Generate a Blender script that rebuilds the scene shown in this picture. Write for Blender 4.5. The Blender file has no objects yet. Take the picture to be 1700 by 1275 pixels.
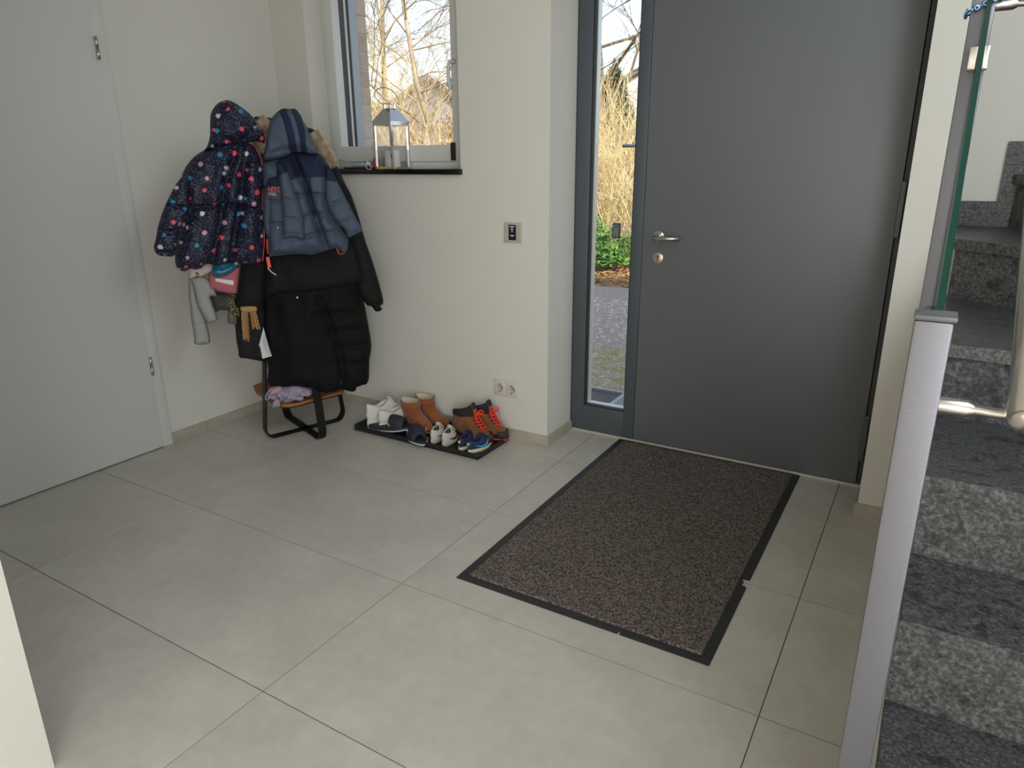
import bpy, bmesh, math, random
import numpy as np
from mathutils import Vector, Matrix, noise
from mathutils.geometry import delaunay_2d_cdt
random.seed(7); rng = np.random.default_rng(7)
SC = bpy.context.scene
COL = SC.collection
PI = math.pi

# ------------------------------------------------------------------ camera
IW, IH, F = 1700, 1275, 1164.95
ROT = Matrix(((0.8580116, -0.1515157, 0.4907739), (0.5135855, 0.2656932, -0.8158658), (-0.0067788, 0.9520767, 0.3057841)))
CAM = Vector((1.4164, -1.0047, 1.3989))
cd = bpy.data.cameras.new('camera'); cam = bpy.data.objects.new('camera', cd); COL.objects.link(cam)
cd.sensor_width = 36.0; cd.lens = 36.0 * F / IW; cd.clip_start = 0.02; cd.clip_end = 400
cam.matrix_world = Matrix.Translation(CAM) @ ROT.to_4x4()
SC.camera = cam

# ------------------------------------------------------------------ world, sun, daylight
def srgb(c):
    if isinstance(c, str): c = tuple(int(c[i:i+2], 16) / 255 for i in (0, 2, 4))
    return tuple(x / 12.92 if x <= .04045 else ((x + .055) / 1.055) ** 2.4 for x in c[:3])
wd = bpy.data.worlds.new('world'); SC.world = wd; wd.use_nodes = True
nt = wd.node_tree; nt.nodes.clear()
sky = nt.nodes.new('ShaderNodeTexSky'); sky.sky_type = 'NISHITA'; sky.sun_disc = False
sky.sun_elevation = math.radians(32); sky.sun_rotation = math.radians(150); sky.air_density = 1.0; sky.dust_density = 2.0; sky.ozone_density = 1.0
bg = nt.nodes.new('ShaderNodeBackground'); bg.inputs['Strength'].default_value = 0.47
wo = nt.nodes.new('ShaderNodeOutputWorld')
hz = nt.nodes.new('ShaderNodeMix'); hz.data_type = 'RGBA'; hz.inputs[0].default_value = .45; hz.inputs[7].default_value = (2.1, 2.1, 2.1, 1)   # thin bright winter haze
nt.links.new(sky.outputs[0], hz.inputs[6]); nt.links.new(hz.outputs[2], bg.inputs[0]); nt.links.new(bg.outputs[0], wo.inputs[0])

sd = bpy.data.lights.new('sun', 'SUN'); sd.energy = 8.0; sd.angle = math.radians(.6); sd.color = (1.0, .95, .86)
sun = bpy.data.objects.new('sun', sd); COL.objects.link(sun)
sun.rotation_euler = Vector((.75, -.45, .52)).to_track_quat('Z', 'Y').to_euler()

def area(name, loc, target, sx, sy, power, color):
    d = bpy.data.lights.new(name, 'AREA'); d.shape = 'RECTANGLE'; d.size = sx; d.size_y = sy; d.energy = power; d.color = color
    o = bpy.data.objects.new(name, d); COL.objects.link(o); o.location = loc
    o.rotation_euler = (Vector(target) - Vector(loc)).to_track_quat('-Z', 'Y').to_euler()
    return o
# daylight of the glazed living-room side behind the camera, and of the upper stairwell window
area('daylight_living_room_glazing', (1.0, -4.35, 1.35), (1.0, 0, 1.25), 3.6, 2.2, 42, (1.0, .945, .87))
area('fill_living_room_side', (3.3, -2.4, 1.35), (0, -.6, 1.1), 2.8, 2.1, 130, (.96, .975, 1.0))  # added fill lamp without a window, evens the light on the left wall
area('daylight_stairwell_window', (2.46, .05, 2.2), (0, .7, 1.2), 1.3, 2.1, 54, (.80, .90, 1.0))
vs = SC.view_settings
vs.view_transform = 'Standard'; vs.look = 'None'; vs.exposure = 0.08; vs.gamma = 1.0; vs.use_curve_mapping = False

# ------------------------------------------------------------------ pixel helpers (photograph 1700 x 1275)
def ray(u, v): return ROT @ Vector(((u - IW / 2) / F, -(v - IH / 2) / F, -1.0))
def at_plane(u, v, P, n):
    d = ray(u, v); return CAM + d * ((Vector(P) - CAM).dot(n) / d.dot(n))
def at_x(u, v, X): d = ray(u, v); return CAM + d * ((X - CAM.x) / d.x)
def at_y(u, v, Y): d = ray(u, v); return CAM + d * ((Y - CAM.y) / d.y)
def at_z(u, v, Z): d = ray(u, v); return CAM + d * ((Z - CAM.z) / d.z)

# ------------------------------------------------------------------ object helpers
def link(o, parent=None, world=True):
    COL.objects.link(o)
    if parent is not None:
        o.parent = parent
        if world and parent.parent is None: o.matrix_parent_inverse = parent.matrix_basis.inverted()
    return o
def thing(name, label, cat, loc=(0, 0, 0), rotz=0, group=None, kind=None):
    o = bpy.data.objects.new(name, None); o.empty_display_size = .05; COL.objects.link(o)
    o.location = loc; o.rotation_euler = (0, 0, rotz)
    return tag(o, label, cat, group, kind)
def tag(o, label=None, cat=None, group=None, kind=None):
    if label: o['label'] = label
    if cat: o['category'] = cat
    if group: o['group'] = group
    if kind: o['kind'] = kind
    return o
class MB:
    def __init__(s): s.v = []; s.f = []; s.s = []
    def add(s, vs, fs, smooth=False):
        b = len(s.v); s.v += [tuple(x) for x in vs]
        for q in fs: s.f.append([i + b for i in q]); s.s.append(smooth)
        return s
    def box(s, x0, x1, y0, y1, z0, z1, M=None, bev=0.0):
        if bev > 0:
            bm = bmesh.new(); bmesh.ops.create_cube(bm, size=1)
            for v in bm.verts: v.co = Vector(((x0 + x1) / 2 + v.co.x * (x1 - x0), (y0 + y1) / 2 + v.co.y * (y1 - y0), (z0 + z1) / 2 + v.co.z * (z1 - z0)))
            bmesh.ops.bevel(bm, geom=list(bm.edges), offset=bev, segments=2, profile=.6, affect='EDGES')
            bm.verts.index_update()
            vs = [v.co.copy() for v in bm.verts]; fs = [[v.index for v in f.verts] for f in bm.faces]; bm.free()
        else:
            vs = [Vector((x, y, z)) for z in (z0, z1) for y in (y0, y1) for x in (x0, x1)]
            fs = [(0, 2, 3, 1), (4, 5, 7, 6), (0, 1, 5, 4), (2, 6, 7, 3), (0, 4, 6, 2), (1, 3, 7, 5)]
        if M is not None: vs = [M @ v for v in vs]
        return s.add(vs, fs)
    def tube(s, pts, r, n=8, cap=True, closed=False, flat=None):
        pts = [Vector(p) for p in pts]; N = len(pts)
        rs = r if isinstance(r, (list, tuple)) else [r] * N
        vs = []; fs = []; up = None
        for i, p in enumerate(pts):
            a = pts[(i - 1) % N] if (i > 0 or closed) else p; b = pts[(i + 1) % N] if (i < N - 1 or closed) else p
            t = (b - a).normalized() if (b - a).length > 1e-9 else Vector((0, 0, 1))
            if up is None: up = t.orthogonal().normalized()
            up = (up - t * up.dot(t)); up = up.normalized() if up.length > 1e-6 else t.orthogonal().normalized()
            w = t.cross(up)
            for k in range(n):
                an = 2 * PI * k / n; vs.append(p + (up * math.cos(an) + w * math.sin(an)) * rs[i])
        R = N if closed else N - 1
        for i in range(R):
            for k in range(n):
                j = (i + 1) % N; fs.append((i * n + k, i * n + (k + 1) % n, j * n + (k + 1) % n, j * n + k))
        if cap and not closed: fs.append(tuple(range(n))[::-1]); fs.append(tuple((N - 1) * n + k for k in range(n)))
        return s.add(vs, fs, True)
    def strap(s, pts, width_dir, w, th, closed=False):
        """flat bar: swept rectangle, w along width_dir (constant), th across"""
        pts = [Vector(p) for p in pts]; N = len(pts); wd_ = Vector(width_dir).normalized(); vs = []; fs = []
        for i, p in enumerate(pts):
            a = pts[(i - 1) % N] if (i > 0 or closed) else p; b = pts[(i + 1) % N] if (i < N - 1 or closed) else p
            t = (b - a).normalized(); q = t.cross(wd_).normalized()
            for sx, sy in ((-1, -1), (1, -1), (1, 1), (-1, 1)): vs.append(p + wd_ * (sx * w / 2) + q * (sy * th / 2))
        for i in range(N if closed else N - 1):
            j = (i + 1) % N
            for k in range(4): fs.append((i * 4 + k, i * 4 + (k + 1) % 4, j * 4 + (k + 1) % 4, j * 4 + k))
        if not closed: fs += [(3, 2, 1, 0), tuple((N - 1) * 4 + k for k in range(4))]
        return s.add(vs, fs)
    def prism(s, poly, z0, z1, M=None):
        n = len(poly); vs = [Vector((x, y, z0)) for x, y in poly] + [Vector((x, y, z1)) for x, y in poly]
        if M is not None: vs = [M @ v for v in vs]
        return s.add(vs, [tuple(range(n))[::-1], tuple(range(n, 2 * n))] + [(i, (i + 1) % n, n + (i + 1) % n, n + i) for i in range(n)])
    def lathe(s, prof, c=(0, 0, 0), axis=(0, 0, 1), n=24):
        c = Vector(c); ax = Vector(axis).normalized(); e1 = ax.orthogonal().normalized(); e2 = ax.cross(e1); vs = []; fs = []
        for r, h in prof:
            for k in range(n): a = 2 * PI * k / n; vs.append(c + ax * h + (e1 * math.cos(a) + e2 * math.sin(a)) * r)
        for i in range(len(prof) - 1):
            for k in range(n): fs.append((i * n + k, i * n + (k + 1) % n, (i + 1) * n + (k + 1) % n, (i + 1) * n + k))
        fs.append(tuple(range(n))[::-1]); fs.append(tuple((len(prof) - 1) * n + k for k in range(n)))
        return s.add(vs, fs, True)
    def loft(s, rings, capA=True, capB=True, closed_rings=False):
        n = len(rings[0]); vs = [p for r in rings for p in r]; fs = []
        for i in range(len(rings) - 1):
            for k in range(n): fs.append((i * n + k, i * n + (k + 1) % n, (i + 1) * n + (k + 1) % n, (i + 1) * n + k))
        if capA: fs.append(tuple(range(n))[::-1])
        if capB: fs.append(tuple((len(rings) - 1) * n + k for k in range(n)))
        return s.add(vs, fs, True)
    def build(s, name, mat, parent=None, world=True, autos=None):
        me = bpy.data.meshes.new(name); me.from_pydata(s.v, [], s.f)
        me.polygons.foreach_set('use_smooth', s.s); me.materials.append(mat); me.update()
        if autos is not None:
            me.polygons.foreach_set('use_smooth', [True] * len(s.f)); me.set_sharp_from_angle(angle=math.radians(autos))
        o = bpy.data.objects.new(name, me)
        return link(o, parent, world)
def fixn(o):
    bm = bmesh.new(); bm.from_mesh(o.data); bmesh.ops.recalc_face_normals(bm, faces=bm.faces); bm.to_mesh(o.data); bm.free(); return o
def subsurf(o, lv=1):
    m = o.modifiers.new('sub', 'SUBSURF'); m.levels = lv; m.render_levels = lv; return o
def crom(P, per=6, closed=False):
    P = [Vector(p) for p in P]; n = len(P); out = []
    for i in range(n if closed else n - 1):
        p0 = P[(i - 1) % n] if (closed or i > 0) else P[i]; p1 = P[i]; p2 = P[(i + 1) % n]
        p3 = P[(i + 2) % n] if (closed or i + 2 < n) else P[(i + 1) % n]
        for k in range(per):
            t = k / per
            out.append(.5 * ((2 * p1) + (p2 - p0) * t + (2 * p0 - 5 * p1 + 4 * p2 - p3) * t * t + (3 * p1 - p0 - 3 * p2 + p3) * t ** 3))
    if not closed: out.append(P[-1])
    return out

# ------------------------------------------------------------------ materials
MATS = {}
def mat(name, col, rough=.5, metal=0, spec=.5, noise_amt=0, noise_scale=8, col2=None, bump=0, bump_scale=60, coat=0, emit=0, sheen=0, space='Object', aniso=None, detail=5, trans=0):
    if name in MATS: return MATS[name]
    m = bpy.data.materials.new(name); m.use_nodes = True; t = m.node_tree; b = t.nodes['Principled BSDF']
    c = srgb(col); b.inputs['Base Color'].default_value = (*c, 1); b.inputs['Roughness'].default_value = rough
    b.inputs['Metallic'].default_value = metal; b.inputs['Specular IOR Level'].default_value = spec
    if coat: b.inputs['Coat Weight'].default_value = coat
    if sheen: b.inputs['Sheen Weight'].default_value = sheen
    if trans: b.inputs['Transmission Weight'].default_value = trans
    if emit: b.inputs['Emission Color'].default_value = (*c, 1); b.inputs['Emission Strength'].default_value = emit
    tc = t.nodes.new('ShaderNodeTexCoord'); mp = t.nodes.new('ShaderNodeMapping'); t.links.new(tc.outputs[space], mp.inputs[0])
    if aniso: mp.inputs['Scale'].default_value = aniso
    if noise_amt or col2:
        n = t.nodes.new('ShaderNodeTexNoise'); n.inputs['Scale'].default_value = noise_scale; n.inputs['Detail'].default_value = detail
        t.links.new(mp.outputs[0], n.inputs[0])
        r = t.nodes.new('ShaderNodeValToRGB'); c2 = srgb(col2) if col2 else tuple(x * (1 - noise_amt) for x in c)
        r.color_ramp.elements[0].color = (*c2, 1); r.color_ramp.elements[1].color = (*c, 1)
        r.color_ramp.elements[0].position = .35; r.color_ramp.elements[1].position = .65
        t.links.new(n.outputs[0], r.inputs[0]); t.links.new(r.outputs[0], b.inputs['Base Color'])
    if bump:
        n2 = t.nodes.new('ShaderNodeTexNoise'); n2.inputs['Scale'].default_value = bump_scale; n2.inputs['Detail'].default_value = 4
        t.links.new(mp.outputs[0], n2.inputs[0]); bp = t.nodes.new('ShaderNodeBump'); bp.inputs['Strength'].default_value = bump; bp.inputs['Distance'].default_value = .01
        t.links.new(n2.outputs[0], bp.inputs['Height']); t.links.new(bp.outputs[0], b.inputs['Normal'])
    MATS[name] = m; return m
def glass_mat(name, tint=(1, 1, 1), refl=.06):
    if name in MATS: return MATS[name]
    m = bpy.data.materials.new(name); m.use_nodes = True; t = m.node_tree; t.nodes.clear()
    o = t.nodes.new('ShaderNodeOutputMaterial'); tr = t.nodes.new('ShaderNodeBsdfTransparent'); tr.inputs[0].default_value = (*tint, 1)
    g = t.nodes.new('ShaderNodeBsdfGlossy'); g.inputs['Roughness'].default_value = .02
    lw = t.nodes.new('ShaderNodeLayerWeight'); lw.inputs[0].default_value = .25
    mu = t.nodes.new('ShaderNodeMath'); mu.operation = 'MULTIPLY_ADD'; mu.inputs[1].default_value = .6; mu.inputs[2].default_value = refl * .4
    t.links.new(lw.outputs['Fresnel'], mu.inputs[0])
    mx = t.nodes.new('ShaderNodeMixShader'); t.links.new(mu.outputs[0], mx.inputs[0]); t.links.new(tr.outputs[0], mx.inputs[1]); t.links.new(g.outputs[0], mx.inputs[2])
    t.links.new(mx.outputs[0], o.inputs[0]); MATS[name] = m; return m

M_wall = mat('wall_paint', 'd8d5cb', .85, spec=.25, bump=.06, bump_scale=220)
M_ceil = mat('ceiling_paint', 'e4e2db', .9, spec=.2, bump=.03, bump_scale=200)
M_doorw = mat('white_door_lacquer', 'd3d4cf', .42, spec=.45)
M_tile_wall = mat('baseboard_tile', 'b3ac9b', .5, noise_amt=.12, noise_scale=14, bump=.02)
M_grout = mat('grout', '6d675c', .9)
M_steel = mat('brushed_steel', 'c9c4bb', .28, 1, aniso=(1, 1, 60), bump=.05, bump_scale=30)
M_alu = mat('anodised_aluminium_post', '7d7d83', .45, .6, bump=.05, bump_scale=400)
M_alud = mat('aluminium_cap', '6a6a6e', .5, .5)
M_black = mat('black_rubber', '171717', .6)
M_door = mat('anthracite_door', '696c6e', .42, .15, spec=.5, bump=.02, bump_scale=500)
M_doorf = mat('anthracite_frame', '4d555a', .45, .1)
M_pvc = mat('white_window_plastic', 'd6d6d0', .35)
M_glass = glass_mat('window_glass')
def tile_material():
    m = bpy.data.materials.new('floor_tile'); m.use_nodes = True; t = m.node_tree; b = t.nodes['Principled BSDF']
    tc = t.nodes.new('ShaderNodeTexCoord'); g = t.nodes.new('ShaderNodeNewGeometry')
    n = t.nodes.new('ShaderNodeTexNoise'); n.inputs['Scale'].default_value = 3.2; n.inputs['Detail'].default_value = 8; n.inputs['Roughness'].default_value = .6
    n2 = t.nodes.new('ShaderNodeTexNoise'); n2.inputs['Scale'].default_value = 22; n2.inputs['Detail'].default_value = 6
    oi = t.nodes.new('ShaderNodeObjectInfo')
    ad = t.nodes.new('ShaderNodeVectorMath'); ad.operation = 'ADD'; sc = t.nodes.new('ShaderNodeVectorMath'); sc.operation = 'SCALE'; sc.inputs[3].default_value = 37
    cb = t.nodes.new('ShaderNodeCombineXYZ'); t.links.new(oi.outputs['Random'], cb.inputs[0]); t.links.new(oi.outputs['Random'], cb.inputs[1])
    t.links.new(cb.outputs[0], sc.inputs[0]); t.links.new(tc.outputs['Object'], ad.inputs[0]); t.links.new(sc.outputs[0], ad.inputs[1])
    t.links.new(ad.outputs[0], n.inputs[0]); t.links.new(ad.outputs[0], n2.inputs[0])
    mx = t.nodes.new('ShaderNodeMath'); mx.operation = 'MULTIPLY_ADD'; mx.inputs[1].default_value = .45
    t.links.new(n2.outputs[0], mx.inputs[0]); t.links.new(n.outputs[0], mx.inputs[2])
    r = t.nodes.new('ShaderNodeValToRGB'); e = r.color_ramp.elements
    e[0].position = .45; e[0].color = (*srgb('b6b1a7'), 1); e[1].position = 1.0; e[1].color = (*srgb('cec9bf'), 1)
    t.links.new(mx.outputs[0], r.inputs[0]); t.links.new(r.outputs[0], b.inputs['Base Color'])
    b.inputs['Roughness'].default_value = .34; b.inputs['Specular IOR Level'].default_value = .5
    r2 = t.nodes.new('ShaderNodeMapRange'); r2.inputs[3].default_value = .28; r2.inputs[4].default_value = .46
    t.links.new(n2.outputs[0], r2.inputs[0]); t.links.new(r2.outputs[0], b.inputs['Roughness'])
    return m
M_tile = tile_material()
def granite(name, c0, c1, c2, rough, sc=1.0, bump=.15, strength=1):
    m = bpy.data.materials.new(name); m.use_nodes = True; t = m.node_tree; b = t.nodes['Principled BSDF']
    tc = t.nodes.new('ShaderNodeTexCoord')
    n = t.nodes.new('ShaderNodeTexNoise'); n.inputs['Scale'].default_value = 95 * sc; n.inputs['Detail'].default_value = 6; n.inputs['Roughness'].default_value = .7
    vo = t.nodes.new('ShaderNodeTexVoronoi'); vo.inputs['Scale'].default_value = 55 * sc
    n3 = t.nodes.new('ShaderNodeTexNoise'); n3.inputs['Scale'].default_value = 20 * sc; n3.inputs['Detail'].default_value = 4
    for x in (n, vo, n3): t.links.new(tc.outputs['Object'], x.inputs[0])
    r = t.nodes.new('ShaderNodeValToRGB'); e = r.color_ramp.elements
    e[0].position = .38; e[0].color = (*srgb(c0), 1); e[1].position = .72; e[1].color = (*srgb(c2), 1); x = e.new(.52); x.color = (*srgb(c1), 1)
    t.links.new(n.outputs[0], r.inputs[0])
    r2 = t.nodes.new('ShaderNodeValToRGB'); r2.color_ramp.elements[0].position = .56; r2.color_ramp.elements[0].color = (1, 1, 1, 1); r2.color_ramp.elements[1].position = .64; r2.color_ramp.elements[1].color = (.35, .35, .36, 1)
    t.links.new(n3.outputs[0], r2.inputs[0])
    mx = t.nodes.new('ShaderNodeMix'); mx.data_type = 'RGBA'; mx.blend_type = 'MULTIPLY'; mx.inputs[0].default_value = .75
    t.links.new(r.outputs[0], mx.inputs[6]); t.links.new(r2.outputs[0], mx.inputs[7]); t.links.new(mx.outputs[2], b.inputs['Base Color'])
    b.inputs['Roughness'].default_value = rough
    bp = t.nodes.new('ShaderNodeBump'); bp.inputs['Strength'].default_value = bump; bp.inputs['Distance'].default_value = .004
    t.links.new(n.outputs[0], bp.inputs['Height']); t.links.new(bp.outputs[0], b.inputs['Normal'])
    return m
M_gr_t = granite('granite_tread', '2a2928', '474748', '6b6c6f', .34, 1.3, .35)
M_gr_r = granite('granite_riser', '313130', '535251', '807e7a', .5, 1.2, .3)
M_gr_s = granite('granite_split_face', '2f3030', '4b4c4d', '7f8285', .22, .8, 1.6)

# ================================================================== SETTING
def struct(name, mb, m, parent=None, label=None, autos=None):
    o = mb.build(name, m, parent, autos=autos)
    if parent is None: o['kind'] = 'structure'
    if label: o['label'] = label
    return o
XL, YB, YD, XN, XP, XS = -1.86, 1.935, 2.205, -.146, 1.295, 1.46
ZC = 2.6
# ---- floor with its tiles (1.2 x 0.6 m)
fl = MB(); fl.box(-2.0, 3.5, -4.6, 2.3, -.12, -.0025); FLOOR = struct('floor', fl, M_grout, label='large beige grey floor tiles with thin dark joints')
def tile(poly):
    g = .0016
    cx = sum(p[0] for p in poly) / len(poly); cy = sum(p[1] for p in poly) / len(poly)
    mb = MB(); mb.prism(poly, -.012, 0.0); o = mb.build('tile', M_tile, FLOOR); return o
G = .0017
def rect(x0, x1, y0, y1): return [(x0 + G, y0 + G), (x1 - G, y0 + G), (x1 - G, y1 - G), (x0 + G, y1 - G)]
for i, (x0, x1) in enumerate(((-1.86, -1.2), (-1.2, 0), (0, 1.2), (1.2, 1.46))):
    for y0, y1 in ((-.6, 0), (0, .6), (.6, 1.2), (1.2, 1.8)): tile(rect(x0, x1, y0, y1))
tile(rect(-1.86, -1.2, 1.8, 1.934))
tile([(-1.2 + G, 1.8 + G), (-G, 1.8 + G), (-G, 2.202), (XN, 2.202), (XN, 1.934), (-1.2 + G, 1.934)])
tile([(G, 1.8 + G), (1.2 - G, 1.8 + G), (1.2 - G, 2.202), (G, 2.202)])
tile([(1.2 + G, 1.8 + G), (XS, 1.8 + G), (XS, 1.93), (XP, 1.93), (XP, 2.202), (1.2 + G, 2.202)])
for k in range(7):
    for i in range(5):
        x0, x1 = -2.0 if i == 0 else -2.4 + 1.2 * i, min(-1.2 + 1.2 * i, 3.4)
        tile(rect(x0, x1, -1.2 - .6 * k, -.6 - .6 * k))
# ---- walls
w = MB()
w.box(-2.02, XL, -.6, .045, 0, ZC); w.box(-2.02, XL, .985, 2.2, 0, ZC); w.box(-2.02, XL, .045, .985, 2.14, ZC)
struct('wall_left', w, M_wall)
WX0, WX1, WZ0, WZ1 = -1.607, -.635, 1.352, 2.42
w = MB()
w.box(XL, WX0, YB, 2.2, 0, ZC); w.box(WX1, XN, YB, 2.2, 0, ZC); w.box(WX0, WX1, YB, 2.2, 0, WZ0 - .024); w.box(WX0, WX1, YB, 2.2, WZ1, ZC)
w.box(XN, XP, YB, 2.2, 2.35, ZC)
WALLB = struct('wall_back', w, M_wall)
w = MB(); w.box(XP, XS, 1.93, 2.47, 0, 5.2); struct('wall_pier', w, M_wall)
w = MB(); w.box(XS, 2.62, 2.3, 2.47, 0, 5.2); struct('wall_stairwell_back', w, M_wall)
w = MB(); w.box(2.5, 2.62, -.6, 2.3, 0, 5.2); struct('wall_stairwell_right', w, M_wall)
w = MB(); w.box(-2.02, -.232, -.62, -.432, 0, ZC); struct('wall_near', w, M_wall)
w = MB(); w.box(-2.02, 3.5, -4.62, -4.5, 0, ZC); struct('wall_rear', w, M_wall)
w = MB(); w.box(3.4, 3.52, -4.5, -.6, 0, ZC); w.box(2.62, 3.52, -.6, -.48, 0, ZC); struct('wall_right', w, M_wall)
w = MB(); w.box(-2.14, -2.02, -4.5, -.6, 0, ZC); struct('wall_living_left', w, M_wall)
w = MB(); w.box(-2.02, XS, -.6, 2.47, ZC, ZC + .12); w.box(-2.14, 3.52, -4.6, -.6, ZC, ZC + .12); struct('ceiling', w, M_ceil)
w = MB(); w.box(1.36, XS, -.6, 1.93, ZC + .12, 5.2); w.box(XS, 2.5, -.72, -.6, ZC + .12, 5.2); struct('wall_upper_hall', w, M_wall)
w = MB(); w.box(1.3, 2.62, -.72, 2.47, 5.2, 5.32); struct('ceiling_stairwell', w, M_ceil)
# ---- baseboards of the same tile
BH = .052
def boards(name, rects):
    root = bpy.data.objects.new(name, None); COL.objects.link(root); root['kind'] = 'structure'
    for r in rects: MB().box(*r, 0, BH, bev=.0012).build('baseboard_tile', M_tile_wall, root)
boards('baseboard_left', [(XL, XL + .011, .988, 1.1985), (XL, XL + .011, 1.2015, 1.924)])
boards('baseboard_back', [(XL, -1.2015, YB - .011, YB), (-1.1985, XN + .011, YB - .011, YB)])
boards('baseboard_niche', [(XN, XN + .011, YB, 2.2)])
boards('baseboard_pier', [(XP - .011, XS - .01, 1.919, 1.93), (XP - .011, XP, 1.93, 2.2)])
# ---- inner door on the left wall
def sroot(name, label=None):
    o = bpy.data.objects.new(name, None); COL.objects.link(o); o['kind'] = 'structure'
    if label: o['label'] = label
    return o
d1 = sroot('door_1', 'plain white inner door with slim steel hinges')
leaf = MB().box(-1.875, -1.834, .085, .931, .007, 2.08, bev=.002).build('door_leaf', M_doorw, d1, autos=30)
cs = MB(); cs.box(XL - .03, -1.842, .9345, .987, 0, 2.135, bev=.002); cs.box(XL - .03, -1.842, .04, .082, 0, 2.135, bev=.002); cs.box(XL - .03, -1.842, .04, .987, 2.0835, 2.137, bev=.002)
cs.build('door_frame', M_doorw, d1, autos=30)
MB().box(-1.95, -1.876, .045, .985, 0, 2.14).build('door_gap_shade', mat('gap_shade', '2b2926', .9), d1)  # dark sheet behind the leaf, paints the shade in the door gaps
for z in (1.866, .433):
    h = MB(); h.tube([(-1.829, .9335, z - .046), (-1.829, .9335, z - .001)], .0075, 12); h.tube([(-1.829, .9335, z + .001), (-1.829, .9335, z + .046)], .0075, 12)
    h.build('hinge', M_steel, d1)
# ---- window
W = sroot('window_1', 'white framed tilt window above the black sill')
zb = 1.352
fr = MB()
fr.box(WX0, -1.565, 2.055, 2.14, zb, WZ1, bev=.003); fr.box(-.69, WX1, 2.055, 2.14, zb, WZ1, bev=.003); fr.box(-1.565, -.69, 2.055, 2.14, zb, 1.387, bev=.003); fr.box(-1.565, -.69, 2.055, 2.14, 2.37, WZ1, bev=.003)
fr.build('window_frame', M_pvc, W, autos=30)
sa = MB(); SX0, SX1, SZ0, SZ1 = -1.512, -.752, 1.468, 2.31
sa.box(-1.575, SX0, 2.042, 2.10, 1.387, 2.375, bev=.004); sa.box(SX1, -.685, 2.042, 2.10, 1.387, 2.375, bev=.004)
sa.box(SX0 - .004, SX1 + .004, 2.042, 2.10, 1.387, SZ0, bev=.004); sa.box(SX0 - .004, SX1 + .004, 2.042, 2.10, SZ1, 2.375, bev=.004)
sa.build('sash', M_pvc, W, autos=30)
gk = MB()
for y0, y1 in ((2.101, 2.135), (2.152, 2.168)):
    gk.box(SX0 - .02, SX0 + .0005, y0, y1, SZ0 - .01, SZ1); gk.box(SX1, SX1 + .02, y0, y1, SZ0 - .01, SZ1)
gk.box(SX0, SX1, 2.102, 2.112, SZ0 - .012, SZ0 - .0005)
gk.build('gasket', M_black, W)
al = MB(); al.box(SX0 - .03, SX0 + .002, 2.136, 2.151, SZ0 - .05, SZ1); al.build('outer_bead', M_pvc, W)
al = MB(); al.box(-1.60, SX0 + .006, 2.17, 2.225, 1.33, SZ1 + .1); al.box(SX1, -.64, 2.17, 2.225, 1.33, SZ1 + .1)
al.box(-1.60, -.64, 2.17, 2.5, 1.31, 1.40); al.build('outer_frame', mat('outer_alu', '9aa3ab', .4, .3), W)
MB().box(SX0 - .006, SX1 + .006, 2.0735, 2.0765, SZ0 - .006, SZ1 + .006).build('pane', M_glass, W)
h = MB(); hp = at_y(750, 102, 2.03); h.lathe([(.012, 0), (.012, .010), (.009, .014)], (hp.x + .004, 2.042, hp.z), (0, -1, 0), 16); h.build('handle_rose', M_steel, W)
h = MB(); h.tube(crom([(hp.x + .004, 2.03, hp.z), (hp.x - .004, 2.012, hp.z - .01), (hp.x - .006, 2.006, hp.z - .05), (hp.x + .002, 2.008, hp.z - .13)], 6), [.009] * 18 + [.007], 10); h.build('window_handle', M_pvc, W)
hb = at_y(757, 268, 2.03); MB().box(-.752, -.735, 2.018, 2.042, 1.392, 1.478, bev=.003).build('hinge_cover', mat('black_plastic', '201e1c', .45), W)
ws = MB().box(-1.63, -.625, 1.908, 2.055, zb - .026, zb, bev=.003)
struct('trim_1', ws, mat('black_polished_stone', '1c1a19', .16, spec=.6, noise_amt=.3, noise_scale=40), label='black polished stone window sill', autos=30)
# ---- entrance door with sidelight
D = sroot('door_2', 'anthracite entrance door with narrow glazed sidelight')
Y = YD; ZT = 2.34
f = MB()
f.box(XN, -.071, Y, Y + .075, .012, ZT, bev=.003); f.box(.157, .212, Y, Y + .075, .012, ZT, bev=.003); f.box(-.071, .157, Y, Y + .075, .012, .150, bev=.003)
f.box(-.071, .157, Y, Y + .075, 2.25, ZT, bev=.003)
f.build('sidelight_frame', M_doorf, D, autos=30)
f = MB(); f.box(1.2655, 1.295, Y + .006, Y + .12, .012, ZT); f.box(1.25, 1.295, Y + .0715, Y + .12, .012, ZT); f.box(.2, 1.3, Y + .012, Y + .08, 2.26, ZT); f.build('door_frame', mat('dark_door_seal', '2b2c28', .5), D)
MB().box(.214, 1.262, Y - .002, Y + .07, .016, 2.258, bev=.004).build('door_leaf', M_door, D, autos=30)
g = MB()
for a, b in ((-.071, -.0655), (.152, .157)): g.box(a, b, Y + .006, Y + .03, .150, 2.25)
g.box(-.071, .157, Y + .006, Y + .03, .1495, .1545); g.build('gasket', M_black, D)
g = MB(); g.box(-.0655, -.060, Y + .032, Y + .07, .15, 2.25); g.box(.1485, .152, Y + .032, Y + .07, .15, 2.25); g.box(-.066, .152, Y + .034, Y + .07, .15, .158); g.build('glazing_bead', mat('light_spacer', 'c9cccb', .35, .4), D)
MB().box(-.068, .154, Y + .030, Y + .034, .152, 2.25).build('pane', M_glass, D)
MB().box(XN, XP, Y - .004, Y + .09, -.002, .011, bev=.002).build('threshold', mat('threshold_alu', 'c6c2b6', .45, .3), D, autos=30)
hx, hz = .294, 1.045
r = MB(); r.lathe([(.0265, 0), (.0265, .007), (.025, .009), (.013, .0095), (.013, .013)], (hx, Y - .002, hz + .004), (0, -1, 0), 32); ro = r.build('rosette', M_steel, D)
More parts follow.
